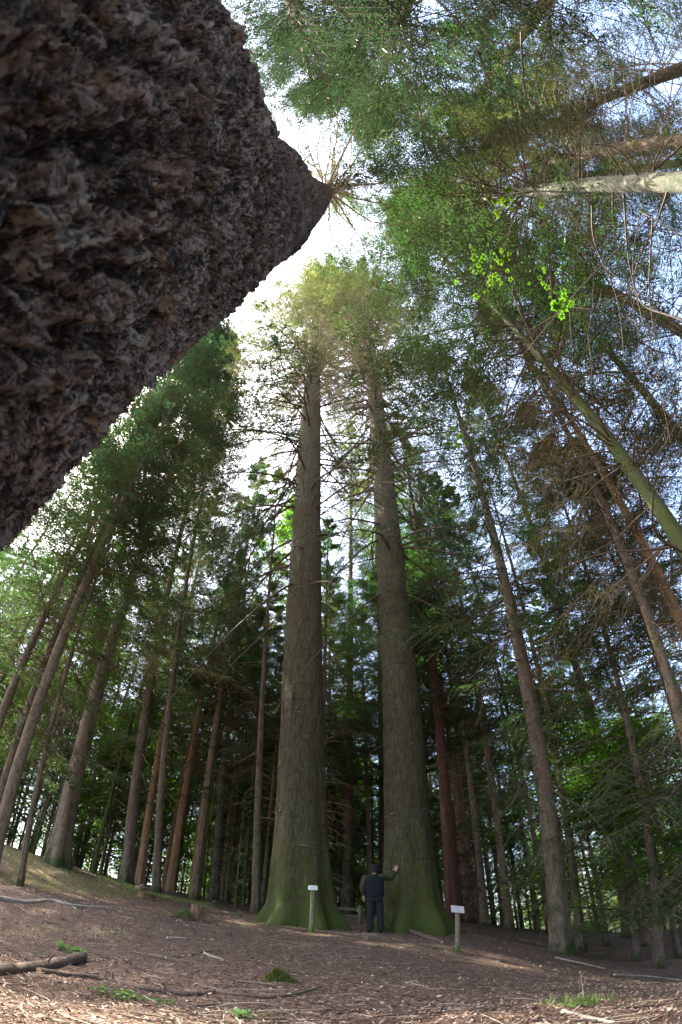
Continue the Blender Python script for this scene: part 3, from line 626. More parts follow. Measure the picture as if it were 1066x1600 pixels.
T('spruce', 'dark trunk at the far right beneath hanging boughs', (1030, 1500), 14, (985, 1150), 15, 26, M_spruce, 'dense', 4, 4.6, dead=(30, 1.5, 6, 1.5, 2.5), seed=28)
T('fir', 'dark spreading fir at the right edge behind the leaning brown spruce', (1120, 1480), 18, (1050, 1100), 14, 20, M_spruce, 'dense', 2.5, 4.4, dead=(20, 2, 6, 1.5, 2.5), seed=29)
T('spruce', 'dark trunk right of the leaning brown spruce base', (908, 1480), 13, (868, 1180), 17, 28, M_spruce, 'airy', 9, 4.4, dead=(30, 2, 11, 1.5, 2.5), seed=30)
T('larch', 'thin upright trunk between the red-brown one and the leaning brown spruce', (737, 1440), 9, (716, 1170), 21, 28, M_spruce, 'dense', 8, 3.4, dead=(26, 2, 11, 1.2, 2.0), seed=31)
T('larch', 'brown trunk with reddish sunlit side right of the right sign post', (796, 1462), 13, (768, 1220), 20, 28, M_brown, 'blue', 8, 3.6, dead=(26, 2, 11, 1.2, 2.0), seed=32)
# ------------------------------------------------------------------ background wood
def back_trees():
    rng = np.random.default_rng(77)
    protos = []
    for k in range(4):
        r = np.random.default_rng(300 + k); g = Geo(); H = 26; rf = lambda z: max(.15 * (1 - max(z, 0) / 26) ** .8, .01)
        trunk_geo(g, r, H, rf, (0, 0), 9, 26, .012, 4, .3, seed=300 + k)
        dead_limbs(g, r, 80, 1.5, 15, 1.2, 2.4, (0, 0), rf, el=(-15, 15), droop=.4, mat=1, twigs=4, thick=.012)
        protos.append(g.mesh('trunk', [[M_spruce, M_brown, M_orange, M_mossy][k], M_twigpale if k % 2 else M_twig]))
    labels = {'l': ('slender far trunk in the dense wood left of the giant firs', 'far slender trees left of the giant firs'),
              'm': ('slender far tree seen between and right behind the giant firs', 'far slender trees behind the giant firs'),
              'r': ('slender far tree in the darker wood right of the giant firs', 'far slender trees right of the giant firs')}
    placed = []
    def put(x, y, s, hs, zone, kind, cz, cr):
        z = g1(x, y); lab = labels[zone]
        root = empty('slender_conifer', (x, y, z - .1), lab[0], 'tree', lab[1])
        root.rotation_euler = (rng.normal() * .015, rng.normal() * .015, rng.random() * 6.28)
        t = bpy.data.objects.new('trunk', protos[int(rng.integers(0, 4))]); COL.objects.link(t); t.parent = root; t.scale = (s, s, hs)
        lst = CROWN[kind]; c = bpy.data.objects.new('crown', lst[int(rng.integers(0, len(lst)))]); COL.objects.link(c); c.parent = root
        c.location = (0, 0, cz * 26 * hs); rr = 3 if kind == 'thin' else 4; c.scale = (cr / rr, cr / rr, 26 * hs * (1 - cz) / 20)
        c.rotation_euler = (0, 0, rng.random() * 6.28)
    n = 0; tries = 0
    while n < 175 and tries < 9000:
        tries += 1
        a = math.radians(rng.uniform(-52, 50)); D = rng.uniform(19, 55) if n < 150 else rng.uniform(55, 95)
        x, y = math.sin(a) * D, math.cos(a) * D
        if any((x - p[0]) ** 2 + (y - p[1]) ** 2 < (1.6 + D * .02) ** 2 for p in placed): continue
        if -.62 < a < -.1 and D < 24: continue
        if a > .28 and rng.random() < .6 and D < 60: continue
        if a < -.3 and rng.random() < .3: continue
        placed.append((x, y)); n += 1
        zone = 'l' if a < -.07 else ('m' if a < .2 else 'r')
        hs = rng.uniform(.75, 1.15); kind = rng.choice(['thin', 'dense', 'dense', 'blue', 'light', 'airy'])
        put(x, y, rng.uniform(.55, 1.25), hs, zone, kind, rng.uniform(.18, .42), rng.uniform(2.8, 4.4))
    for k in range(34):
        a = math.radians(rng.uniform(-50, -6)); D = rng.uniform(22, 40); x, y = math.sin(a) * D, math.cos(a) * D
        if any((x - p[0]) ** 2 + (y - p[1]) ** 2 < 1.0 for p in placed): continue
        placed.append((x, y)); put(x, y, rng.uniform(.4, .65), rng.uniform(.6, .9), 'l', 'thin', rng.uniform(.45, .6), rng.uniform(1.6, 2.4))
    # understorey: young firs with boughs to the ground
    for k in range(46):
        a = math.radians(rng.uniform(-1, 46)) if k < 31 else math.radians(rng.uniform(-50, -5)); D = rng.uniform(19, 40)
        x, y = math.sin(a) * D, math.cos(a) * D; z = g1(x, y)
        root = empty('young_fir', (x, y, z - .1), 'young bushy fir in the shade ' + ('right of the giant firs' if k < 31 else 'among the left trunks'), 'tree', 'young firs right of the giants' if k < 31 else 'young firs among the left trunks')
        h = rng.uniform(4, 10)
        g = Geo(); trunk_geo(g, rng, h, lambda q: max(.06 * (1 - max(q, 0) / h), .006), (0, 0), 7, 10, .004, seed=k); g.obj('trunk', [M_spruce], root)
        c = bpy.data.objects.new('crown', CROWN[['dense', 'blue'][k % 2]][k // 2 % 2]); COL.objects.link(c); c.parent = root; c.location = (0, 0, .4); rr = h * .3; c.scale = (rr / 4, rr / 4, h / 20); c.rotation_euler = (0, 0, rng.random() * 6)
back_trees()
def broadleaf(label, px, py, D, H, R, z0, seed, vi=0, name='broadleaf_tree', group=None):
    v = at(px, py, D); z = g1(v.x, v.y); root = empty(name, (v.x, v.y, z), label, 'tree', group); rng = np.random.default_rng(seed)
    g = Geo(); trunk_geo(g, rng, z0 + H * .5, lambda q: max(.11 * (1 - max(q, 0) / (z0 + H)), .02), (rng.normal() * .03, rng.normal() * .03), 10, 24, .01, 4, .3, seed=seed)
    g.obj('trunk', [M_spruce], root)
    c = bpy.data.objects.new('crown', CROWN['broad'][vi]); COL.objects.link(c); c.parent = root; c.location = (0, 0, z0); c.scale = (R / 3, R / 3, H / 8); c.rotation_euler = (0, 0, seed)
broadleaf('lime green sunlit broadleaf tree top showing left of the giant firs', 418, 1300, 24, 10, 3.4, 20, 1)
broadleaf('bright backlit broadleaf tree right of the leaning brown spruce', 935, 1400, 19, 9, 4.2, 2.0, 2, 1)
broadleaf('bright green broadleaf tree lowest at the right behind the spruce', 985, 1450, 16, 6, 3.4, .6, 3, 0)
broadleaf('leafy green tree low at the far right edge', 1050, 1440, 17, 7, 3.6, 1.2, 7, 1)
T('fir', 'tall feathery fir filling the gap between the two giant trunks', (542, 1410), 16, (548, 900), 27, 50, M_spruce, 'tall_dense', 7, 4.6, dead=(30, 2, 12, 1.5, 2.5), seed=36)
T('fir', 'tall blue-green fir close behind the right giant trunk', (600, 1400), 16, (590, 900), 31, 52, M_spruce, 'tall_blue', 12, 4.6, dead=(30, 2, 12, 1.5, 2.5), seed=37)
T('fir', 'feathery fir just left of the giant fir pair further back', (440, 1400), 14, (455, 900), 30, 40, M_spruce, 'tall_light', 9, 4.2, dead=(30, 2, 12, 1.5, 2.5), seed=38)
T('spruce', 'low dark spruce spreading its boughs at the left edge', (-60, 1300), 16, (30, 1050), 13, 22, M_spruce, 'dense', 4, 4.6, dead=(20, 2, 8, 1.5, 2.5), seed=39)
broadleaf('taller backlit broadleaf tree further down the slope at right', 880, 1400, 30, 10, 4.5, 7, 4, 0)
broadleaf('small leafy tree at the left edge among dark trunks', 60, 1250, 22, 7, 3.2, 6, 5, 1)
broadleaf('leafy tree between the red-brown trunk and the leaning brown spruce', 780, 1400, 26, 8, 3.4, 4, 6, 1)

_rb = random.Random(8)
for _i in range(76):
    _a = math.radians(_rb.uniform(-50, 50)); _D = _rb.uniform(30, 75)
    _side = 'l' if _a < -.07 else ('m' if _a < .2 else 'r')
    _lab = {'l': ('backlit broadleaf tree deep in the wood left of the giant firs', 'broadleaf trees beyond the left trunks'), 'm': ('backlit broadleaf tree glimpsed behind the giant firs', 'broadleaf trees behind the giant firs'), 'r': ('sunlit green broadleaf tree down the slope at right', 'broadleaf trees down the right slope')}[_side]
    _v = Vector((math.sin(_a) * _D, math.cos(_a) * _D, 0)); _z = g1(_v.x, _v.y); _ht = _rb.uniform(6, 12) * (1 + _D / 80)
    _r = empty('broadleaf_tree', (_v.x, _v.y, _z), _lab[0], 'tree', _lab[1]); _g = Geo(); trunk_geo(_g, np.random.default_rng(_i), _ht * .6, lambda q: max(.09 * (1 - max(q, 0) / _ht), .02), (0, 0), 7, 12, .01, 4, .3, seed=_i)
    _g.obj('trunk', [M_spruce], _r); _c = bpy.data.objects.new('crown', CROWN['broad'][_i % 2]); COL.objects.link(_c); _c.parent = _r; _c.location = (0, 0, .8); _c.scale = (_ht * .13, _ht * .13, _ht / 8 * .95); _c.rotation_euler = (0, 0, _i)
# ------------------------------------------------------------------ ground cover near the lens
M_litter = mat_plain('litter_brown', (.15, .095, .068), .9, .5, 3); M_litter2 = mat_plain('litter_pale', (.33, .25, .19), .9, .4, 3); M_litter3 = mat_plain('litter_dark', (.045, .03, .024), .9, .4, 3)
M_wood = mat_bark('bark_log', (.03, .022, .018), (.16, .12, .09), 2.2, None, 1, None, .012, .5)
M_stump = mat_bark('bark_stump', (.04, .024, .015), (.24, .15, .085), 2.0, None, 1, None, .015, .25)
M_birch = mat_bark('bark_silver', (.14, .12, .10), (.42, .38, .33), 2, None, 1, None, .008, .6)
M_cut = mat_plain('cut_wood', (.42, .28, .17), .85, .3, 14); M_moss = mat_leaf('moss', (.045, .065, .015), (.11, .13, .03), .2)
M_grass = mat_leaf('grass_blade', (.07, .10, .03), (.16, .18, .065), .35); M_herb = mat_leaf('herb_leaf', (.045, .11, .025), (.085, .18, .04), .45)
def scatter(name, rng, n, rmin, rmax, az0, az1, lmin, lmax, wfac, mat_list, kind='stick', mask=None):
    u = rng.random(n); r = rmin * (rmax / rmin) ** u; a = np.radians(rng.uniform(az0, az1, n)); x = np.sin(a) * r; y = np.cos(a) * r
    if mask is not None: k = mask(x, y); x, y, r = x[k], y[k], r[k]; n = len(x)
    z = gzb(x, y) + .004
    yaw = rng.random(n) * 2 * PI; ln = (lmin + (lmax - lmin) * rng.random(n) ** 2.5) * (1 + r * .04)
    tilt = rng.normal(size=n) * .25 + .08
    D = np.stack([np.cos(yaw) * np.cos(tilt), np.sin(yaw) * np.cos(tilt), np.sin(np.abs(tilt))], -1)
    O = np.stack([x, y, z], -1); g = Geo()
    S = nrm(np.cross(D, np.array([0, 0, 1.]) + rng.normal(size=(n, 3)) * .7))
    V, Q = diamonds(O, D, S, ln, ln * wfac * (.6 + .8 * rng.random(n)))
    m = rng.integers(0, len(mat_list), n); g.add(V, Q); g.M[0] = m.astype(np.int32)
    return g.obj(name, mat_list, None, False)
_rg = np.random.default_rng(9); M_stumpcut = mat_plain('leaf_rust', (.17, .095, .055), .9, .4, 3)
o = scatter('needle_litter_scatter', _rg, 150000, 2.4, 22, -50, 50, .012, .05, .2, [M_litter, M_litter, M_litter2, M_litter3]); tag(o, 'fallen needles and bark chips covering the forest floor', 'forest litter', kind='stuff')
o = scatter('dead_leaf_scatter', _rg, 2600, 2.4, 16, -50, 50, .025, .055, .5, [M_litter, M_litter2, M_stumpcut]); tag(o, 'curled dead leaves and bark flakes lying on the forest floor', 'dead leaves', kind='stuff')
def twig_scatter():
    rng = np.random.default_rng(19); n = 1500
    u = rng.random(n); r = 2.6 * (20 / 2.6) ** u; a = np.radians(rng.uniform(-50, 50, n)); x = np.sin(a) * r; y = np.cos(a) * r
    yaw = rng.random(n) * 6.28; L = .08 + .5 * rng.random(n) ** 3; k = np.linspace(-.5, .5, 6)
    px = x[:, None] + np.cos(yaw)[:, None] * L[:, None] * k; py = y[:, None] + np.sin(yaw)[:, None] * L[:, None] * k
    bend = rng.normal(size=(n, 1)) * .12 * L[:, None]; px += -np.sin(yaw)[:, None] * bend * (k ** 2 * 4); py += np.cos(yaw)[:, None] * bend * (k ** 2 * 4)
    pz = gzb(px.ravel(), py.ravel()).reshape(px.shape) + .006 + rng.random((n, 1)) * .02 * (.5 + k)[None]
    P = np.stack([px, py, pz], -1); rad = (.0025 + .006 * L * rng.random(n))[:, None] * np.array([1, .95, .9, .8, .7, .4])[None]
    g = Geo(); V, Q = tubes(P, rad, 4); g.add(V, Q); m = np.repeat(rng.integers(0, 3, n), 5 * 4); g.M[0] = m.astype(np.int32)
    tag(g.obj('fallen_twigs', [M_twig, M_twigpale, M_litter3]), 'small fallen twigs strewn over the forest floor', 'twigs', kind='stuff')
twig_scatter()
_gc = [gpix(110, 1375), gpix(230, 1392), gpix(330, 1400)]
def _gm(x, y):
    return np.minimum(np.hypot(x - _gc[0].x, (y - _gc[0].y) * .9), np.hypot(x - _gc[1].x, y - _gc[1].y)) + 1.2 * vnoise(np.stack([x, y, x * 0], -1) * .8, 4) < 2.4
def grass():
    rng = np.random.default_rng(29)
    n = 60000; x = rng.uniform(-18, -2, n); y = rng.uniform(4, 24, n); k = _gm(x, y); x, y = x[k], y[k]
    c = gpix(900, 1568); x2 = c.x + rng.normal(size=140) * .16; y2 = c.y + rng.normal(size=140) * .10
    x = np.r_[x, x2]; y = np.r_[y, y2]; n = len(x)
    D = nrm(np.stack([rng.normal(size=n) * .4, rng.normal(size=n) * .4, np.ones(n)], -1)); S = nrm(np.cross(D, rvec(rng, n)))
    g = Geo(); g.add(*diamonds(np.stack([x, y, gzb(x, y) - .01], -1), D, S, .05 + .09 * rng.random(n), .012)); tag(g.obj('grass', [M_grass], None, False), 'short pale grass growing in the sunlit patches', 'grass', kind='stuff')
grass()
def gline(pts, lift=.0):
    out = []
    for p in pts:
        v = gpix(p[0], p[1]); out.append((v.x, v.y, v.z + (p[2] if len(p) > 2 else 0) + lift))
    return np.array(out)
def smooth_path(P, n):
    t = np.linspace(0, len(P) - 1, n); i = np.minimum(t.astype(int), len(P) - 2); f = (t - i)[:, None]
    P0 = P[np.maximum(i - 1, 0)]; P1 = P[i]; P2 = P[i + 1]; P3 = P[np.minimum(i + 2, len(P) - 1)]
    return .5 * ((2 * P1) + (-P0 + P2) * f + (2 * P0 - 5 * P1 + 4 * P2 - P3) * f ** 2 + (-P0 + 3 * P1 - 3 * P2 + P3) * f ** 3)
def log(name, label, cat, pts, r0, r1, mat, seed=0, sides=14, group=None, stubs=0, cap=True):
    rng = np.random.default_rng(seed); P = smooth_path(gline(pts), 40); r = np.linspace(r0, r1, 40) * (1 + .12 * fbm(np.stack([np.linspace(0, 9, 40)] * 3, -1), 2, seed))
    P[:, 2] += r * .45; base = P[0].copy(); V, Q = tubes(P[None] - base, r[None], sides)
    nn = nrm(V - np.repeat(P - base, sides, 0)); V = V + nn * (fbm((V + base) * 22, 3, seed) * r0 * .30)[:, None]
    g = Geo(); g.add(V, Q)
    if cap:
        for e in (0, 39):
            ring = V[e * sides:(e + 1) * sides]; c = ring.mean(0); inner = c + (ring - c) * .02
            g.add(np.concatenate([ring, inner]), [[i, (i + 1) % sides, sides + (i + 1) % sides, sides + i] for i in range(sides)], 1)
    for _ in range(stubs):
        i = rng.integers(5, 36); d = nrm(rng.normal(size=3) + np.array([0, 0, .8])); L = .06 + .2 * rng.random(); k = np.linspace(0, 1, 5)[:, None]
        g.add(*tubes((P[i] - base + d * L * k + rng.normal(size=3) * .02 * k)[None], (r[i] * .3 * (1 - .7 * k[:, 0]))[None], 6))
    o = g.obj(name, [mat, M_cut]); o.location = base; return tag(o, label, cat, group)
log('fallen_branch', 'thick bark-covered branch end lying at the bottom left corner', 'branch', [(-40, 1524), (40, 1516), (90, 1508), (130, 1500, .02)], .045, .055, M_wood, 1, stubs=2)
log('fallen_branch', 'long dark branch lying across the bottom left foreground', 'branch', [(60, 1520), (150, 1531), (230, 1547), (290, 1556), (336, 1552)], .035, .027, M_wood, 2, stubs=4)
log('fallen_branch', 'curved end piece of branch past the broken joint in the left foreground', 'branch', [(338, 1552), (390, 1558), (450, 1557), (503, 1546, .03)], .027, .012, M_wood, 3, stubs=1)
log('fallen_branch', 'thin crooked stick below the long dark foreground branch', 'branch', [(280, 1577), (340, 1570), (420, 1575), (503, 1595)], .008, .004, M_twig, 4, stubs=4, sides=8)
log('birch_branch', 'pale silvery branch lying at the far left below the grassy bank', 'branch', [(-10, 1403), (40, 1411), (80, 1409), (120, 1417), (175, 1420)], .042, .026, M_birch, 5, stubs=1)
log('fallen_branch', 'dark broken stick in two lengths on the ground at lower right', 'branch', [(758, 1544), (800, 1549), (868, 1566)], .022, .012, M_wood, 6, stubs=3)
log('fallen_branch', 'straight dark stick right of the two-length broken one', 'branch', [(850, 1553), (880, 1559), (905, 1567)], .014, .010, M_wood, 7)
log('fallen_branch', 'pale pole lying at the lower right edge near the grass tuft', 'branch', [(880, 1583), (915, 1591), (960, 1600)], .02, .012, M_birch, 8, stubs=1)
log('fallen_branch', 'long pale stick lying near the foot of the leaning brown spruce', 'branch', [(868, 1497), (905, 1505), (945, 1514)], .03, .02, M_birch, 9, stubs=1)
log('fallen_branch', 'pale stick near the right edge beyond the sunlit patch', 'branch', [(960, 1524), (1010, 1526), (1066, 1532)], .03, .015, M_birch, 10, stubs=3)
log('fallen_branch', 'short pale stick left of the mossy mound', 'branch', [(261, 1466), (290, 1467)], .02, .016, M_birch, 11)
log('fallen_branch', 'forked stick end lying left of centre', 'branch', [(296, 1494), (320, 1488), (345, 1486)], .018, .01, M_wood, 12, stubs=2)
log('fallen_branch', 'small broken pale stick beside the forked one', 'branch', [(319, 1490), (335, 1496), (350, 1500)], .017, .01, M_birch, 13)
log('fallen_branch', 'dark curved stick in the left middle ground', 'branch', [(216, 1491), (245, 1497), (276, 1503)], .02, .012, M_wood, 14, stubs=2)
log('tree_root', 'gnarled root crossing the ground at the foot of the right giant fir', 'root', [(606, 1455, .04), (630, 1456, .05), (655, 1463, .03), (690, 1474, 0)], .075, .05, M_wood, 15)
log('fallen_branch', 'dark short log piece lying below the left giant fir root', 'log', [(563, 1465), (572, 1467)], .06, .055, M_wood, 16)
# log pile
for i, (x, y, l) in enumerate([(222, 1390, 'lowest split log of the pale pile on the left bank'), (229, 1386, 'upper split log of the pale pile on the left bank'), (238, 1391, 'right-hand split log of the pale pile on the left bank')]):
    log('split_log', l, 'log', [(x - 8, y), (x + 7, y + 1)], .10, .09, M_birch, 20 + i, group='split logs piled on the left bank')
def stump(label, px, py, r, h, seed, moss=False):
    rng = np.random.default_rng(seed); p = gpix(px, py); sides = 26; th = np.arange(sides) * 2 * PI / sides; zs = np.linspace(-.1, h, 12)
    Z, T_ = np.meshgrid(zs, th, indexing='ij'); R = r * (1 + .45 * np.exp(-np.maximum(Z, 0) / (h * .25)) * (.5 + .5 * np.cos(5 * T_ + seed))) ; R = R + .1 * r * fbm(np.stack([np.cos(T_) * 3, np.sin(T_) * 3, Z * 4], -1).reshape(-1, 3), 3, seed).reshape(R.shape)
    Z = Z + (Z > h * .98) * (.12 * h * fbm(np.stack([np.cos(T_) * 2, np.sin(T_) * 2, Z], -1).reshape(-1, 3), 2, seed + 3).reshape(R.shape))
    V = np.stack([np.cos(T_) * R, np.sin(T_) * R, Z], -1).reshape(-1, 3); g = Geo(); i, j = np.meshgrid(np.arange(11), np.arange(sides), indexing='ij'); j2 = (j + 1) % sides
    g.add(V, np.stack([i * sides + j, i * sides + j2, (i + 1) * sides + j2, (i + 1) * sides + j], -1))
    ring = V[-sides:]; c = ring.mean(0) - np.array([0, 0, .01]); g2 = Geo(); mid = c + (ring - c) * .5; inn = c + (ring - c) * .02
    root = empty('tree_stump', p, label, 'stump'); g.obj('bark', [M_stump], root)
    g2.add(np.concatenate([ring, mid]), [[i, (i + 1) % sides, sides + (i + 1) % sides, sides + i] for i in range(sides)]); g2.add(np.concatenate([mid, inn]), [[i, (i + 1) % sides, sides + (i + 1) % sides, sides + i] for i in range(sides)])
    g2.obj('cut_face', [M_cut], root)
stump('upright brown stump standing left of the giant firs', 307, 1438, .13, .34, 1)
stump('low wide stump beside the split log pile', 228, 1404, .24, .16, 2)
def mound(name, label, cat, px, py, r, h, seed, mat=None, blades=2500, squash=.6, core=None):
    rng = np.random.default_rng(seed); p = gpix(px, py); g = Geo(); n = 22; u = np.linspace(0, 1, 10); th = np.arange(n) * 2 * PI / n
    U, T_ = np.meshgrid(u, th, indexing='ij'); R = r * U * (1 + .25 * np.cos(3 * T_ + seed) + .1 * np.cos(5 * T_)); Z = h * (1 - U ** 2) * (1 + .3 * np.cos(2 * T_ + seed)) - .03
    X = np.cos(T_) * R; Y = np.sin(T_) * R * squash; Zg = gzb((X + p.x).ravel(), (Y + p.y).ravel()).reshape(X.shape) - p.z
    V = np.stack([X, Y, Z + Zg], -1).reshape(-1, 3); V[:, 2] += .2 * h * fbm(V * 14, 3, seed); i, j = np.meshgrid(np.arange(9), np.arange(n), indexing='ij'); j2 = (j + 1) % n
    g.add(V, np.stack([i * n + j, i * n + j2, (i + 1) * n + j2, (i + 1) * n + j], -1), 1)
    b = rng.integers(0, len(V), blades); O = V[b] + rng.normal(size=(blades, 3)) * .03 * r; D = nrm(np.array([0, 0, .8]) + rng.normal(size=(blades, 3)) * .7)
    g.add(*diamonds(O, D, nrm(np.cross(D, rvec(rng, blades))), .04 * (.5 + rng.random(blades)), .009), 0)
    o = g.obj(name, [mat or M_moss, core or M_litter3], None, False); o.location = p; tag(o, label, cat)
mound('moss_mound', 'low mossy hump on the ground in the lower centre-left', 'moss', 435, 1532, .16, .10, 1, blades=3500)
mound('moss_mound', 'mossy clump leaning against the upright stump', 'moss', 288, 1437, .26, .20, 2, blades=3500)
mound('stone', 'grey stone at the foot of the left giant fir', 'stone', 373, 1432, .18, .12, 3, mat=M_litter2, blades=20, core=M_grey)
mound('stone', 'small grey stone at the bottom edge right of centre', 'stone', 760, 1597, .05, .03, 4, mat=M_litter2, blades=10, core=M_grey)
mound('stone', 'whitish stone on the ground below the leaning brown spruce', 'stone', 868, 1516, .09, .05, 5, mat=M_birch, blades=10, core=M_birch)
def herb(name, label, px, py, n, r, lh, lsz, seed, mat=None):
    rng = np.random.default_rng(seed); p = gpix(px, py); a = rng.random(n) * 6.28; rr = r * np.sqrt(rng.random(n)); x = np.cos(a) * rr; y = np.sin(a) * rr * .6
    z = gzb(x + p.x, y + p.y) - p.z; h = lh * (.4 + .8 * rng.random(n)); top = np.stack([x + rng.normal(size=n) * .02, y + rng.normal(size=n) * .02, z + h], -1); bot = np.stack([x, y, z - .01], -1)
    k = np.linspace(0, 1, 3)[None, :, None]; g = Geo(); g.add(*tubes(bot[:, None] + (top - bot)[:, None] * k, np.full((n, 3), .0015), 3), 1)
    C = np.repeat(top, 4, 0); m = len(C); D = nrm(np.stack([np.cos(np.arange(m) * 1.7), np.sin(np.arange(m) * 1.7), .15 + .3 * rng.normal(size=m)], -1)); S = nrm(np.cross(D, np.array([0, 0, 1.]) + rng.normal(size=(m, 3)) * .2))
    g.add(*diamonds(C, D, S, lsz * (.6 + .7 * rng.random(m)), lsz * .7), 0); o = g.obj(name, [mat or M_herb, M_grass], None, False); o.location = p; tag(o, label, 'plants', kind='stuff')
herb('leafy_sprouts', 'patch of small bright green sprouts below the long foreground branch', 188, 1560, 60, .20, .05, .028, 1)
herb('leafy_sprouts', 'small green sprouts at the bottom edge left of centre', 385, 1592, 22, .08, .05, .028, 2)
herb('leafy_sprouts', 'broad green leaves flat on the ground at the left', 112, 1487, 9, .18, .04, .08, 3)
herb('leafy_sprouts', 'few green sprouts beside the broken joint of the branch', 255, 1571, 14, .07, .04, .026, 4)
herb('leafy_sprouts', 'green sprouts at the lower right near the pale pole', 905, 1575, 26, .15, .04, .028, 5)
def dry_stem():
    p = gpix(911, 1568); g = Geo(); k = np.linspace(0, 1, 9)[:, None]; P = np.array([.02, 0, .30]) * k + np.array([.012, .01, 0]) * np.sin(k * 5)
    g.add(*tubes(P[None], np.linspace(.004, .0015, 9)[None], 5))
    for i, d in ((4, (.05, .01, .07)), (5, (-.05, 0, .06)), (6, (.03, -.02, .06))): g.add(*tubes((P[i] + np.array(d) * k)[None], np.linspace(.002, .001, 9)[None], 4))
    o = g.obj('dry_stem', [M_twigpale]); o.location = p; tag(o, 'single tall pale stem standing at lower right', 'plant')
dry_stem()
# ------------------------------------------------------------------ sign posts
M_post = mat_bark('post_wood', (.07, .075, .045), (.19, .19, .12), 2.5, (.07, .12, .02), .35, None, .006, .15)
M_plate = mat_plain('plate_white', (.46, .49, .45), .45, .06, 20, .05, .001, .4); M_plate2 = mat_plain('plate_grey', (.36, .33, .33), .5, .06, 20, .05, .001, .4)
M_ink = mat_plain('plate_ink', (.22, .30, .25), .6, .1, 20, 0, .001); M_green = mat_plain('green_tab', (.04, .16, .09), .5)
def box(g, c, sx, sy, sz, R=None, m=0):
    v = np.array([[x, y, z] for z in (-.5, .5) for y in (-.5, .5) for x in (-.5, .5)]) * [sx, sy, sz]
    if R is not None: v = v @ np.array(R).T
    g.add(v + np.array(c), [[0, 2, 3, 1], [4, 5, 7, 6], [0, 1, 5, 4], [2, 6, 7, 3], [0, 4, 6, 2], [1, 3, 7, 5]], m)
def sign(label, pxb, pyb, pxt, pyt, r, pw, ph, yaw, tilt, roll, mat, tab, lines):
    b = gpix(pxb, pyb); D = math.hypot(b.x, b.y); top = at(pxt, pyt, D); h = top.z - b.z; root = empty('sign_post', b, label, 'sign')
    lx, ly = (top.x - b.x), (top.y - b.y); g = Geo(); k = np.linspace(-.15, 1, 16)
    P = np.stack([lx * k, ly * k, h * k], -1); V, Q = tubes(P[None], np.full((1, 16), r), 18); V += nrm(V * [1, 1, 0]) * (.004 * fbm(V * [20, 20, 3], 2, 4))[:, None]; g.add(V, Q)
    ring = V[-18:]; c = ring.mean(0); g.add(np.concatenate([ring, c + (ring - c) * .02]), [[i, (i + 1) % 18, 18 + (i + 1) % 18, 18 + i] for i in range(18)])
    g.obj('post', [M_post], root)
    R = Matrix.Rotation(yaw, 3, 'Z') @ Matrix.Rotation(tilt, 3, 'X') @ Matrix.Rotation(roll, 3, 'Y'); C = Vector((lx, ly, h + .03)) + R @ Vector((0, -.02, 0))
    g = Geo(); box(g, C, pw, .012, ph, R); p = g.obj('plate', [mat], root, False); bv = p.modifiers.new('bevel', 'BEVEL'); bv.width = .002
    g = Geo(); rng = random.Random(3)
    for i in range(lines):
        w = pw * (.75 if i else .5) * (.75 + .25 * rng.random()); z = ph * (.32 - .64 * i / max(1, lines - 1))
        x = -w / 2
        while x < w / 2 - .004:
            ww = min(.006 + .014 * rng.random(), w / 2 - x); box(g, C + R @ Vector((x + ww / 2, -.008, z)), ww, .001, ph * .035, R); x += ww + .005
    g.obj('lettering', [M_ink], p, False)
    if tab: g = Geo(); box(g, C + R @ Vector((0, .014, ph * .55)), pw * .55, .01, ph * .25, R); g.obj('tab', [M_green], root, False)
sign('thin post with small white labelled plate in front of the left giant fir', 487, 1457, 489, 1390, .050, .20, .13, .05, -.55, .03, M_plate, True, 5)
sign('thicker post with blank slanted pale grey plate right of the giant firs', 715, 1487, 715, 1424, .047, .26, .20, .25, -.62, .28, M_plate2, False, 5)
# low mossy rail behind the person
def rail():
    a = at(563, 1435, 16.5); z = g1(a.x, a.y); root = empty('low_fence', (a.x, a.y, z), 'short mossy post with two low rails in the gap behind the person', 'fence')
    g = Geo(); P = np.array([[0, 0, -.1], [0, 0, .3], [.01, 0, .62]]); g.add(*tubes(P[None], np.array([[.07, .07, .065]]), 10)); box(g, (.01, 0, .615), .09, .09, .02); g.obj('post', [M_post], root)
    for zz in (.28, .52):
        g = Geo(); box(g, (-.42, .03, zz), .8, .04, .10, Matrix.Rotation(.05, 3, 'Y')); g.obj('rail', [M_post], root, False)
rail()
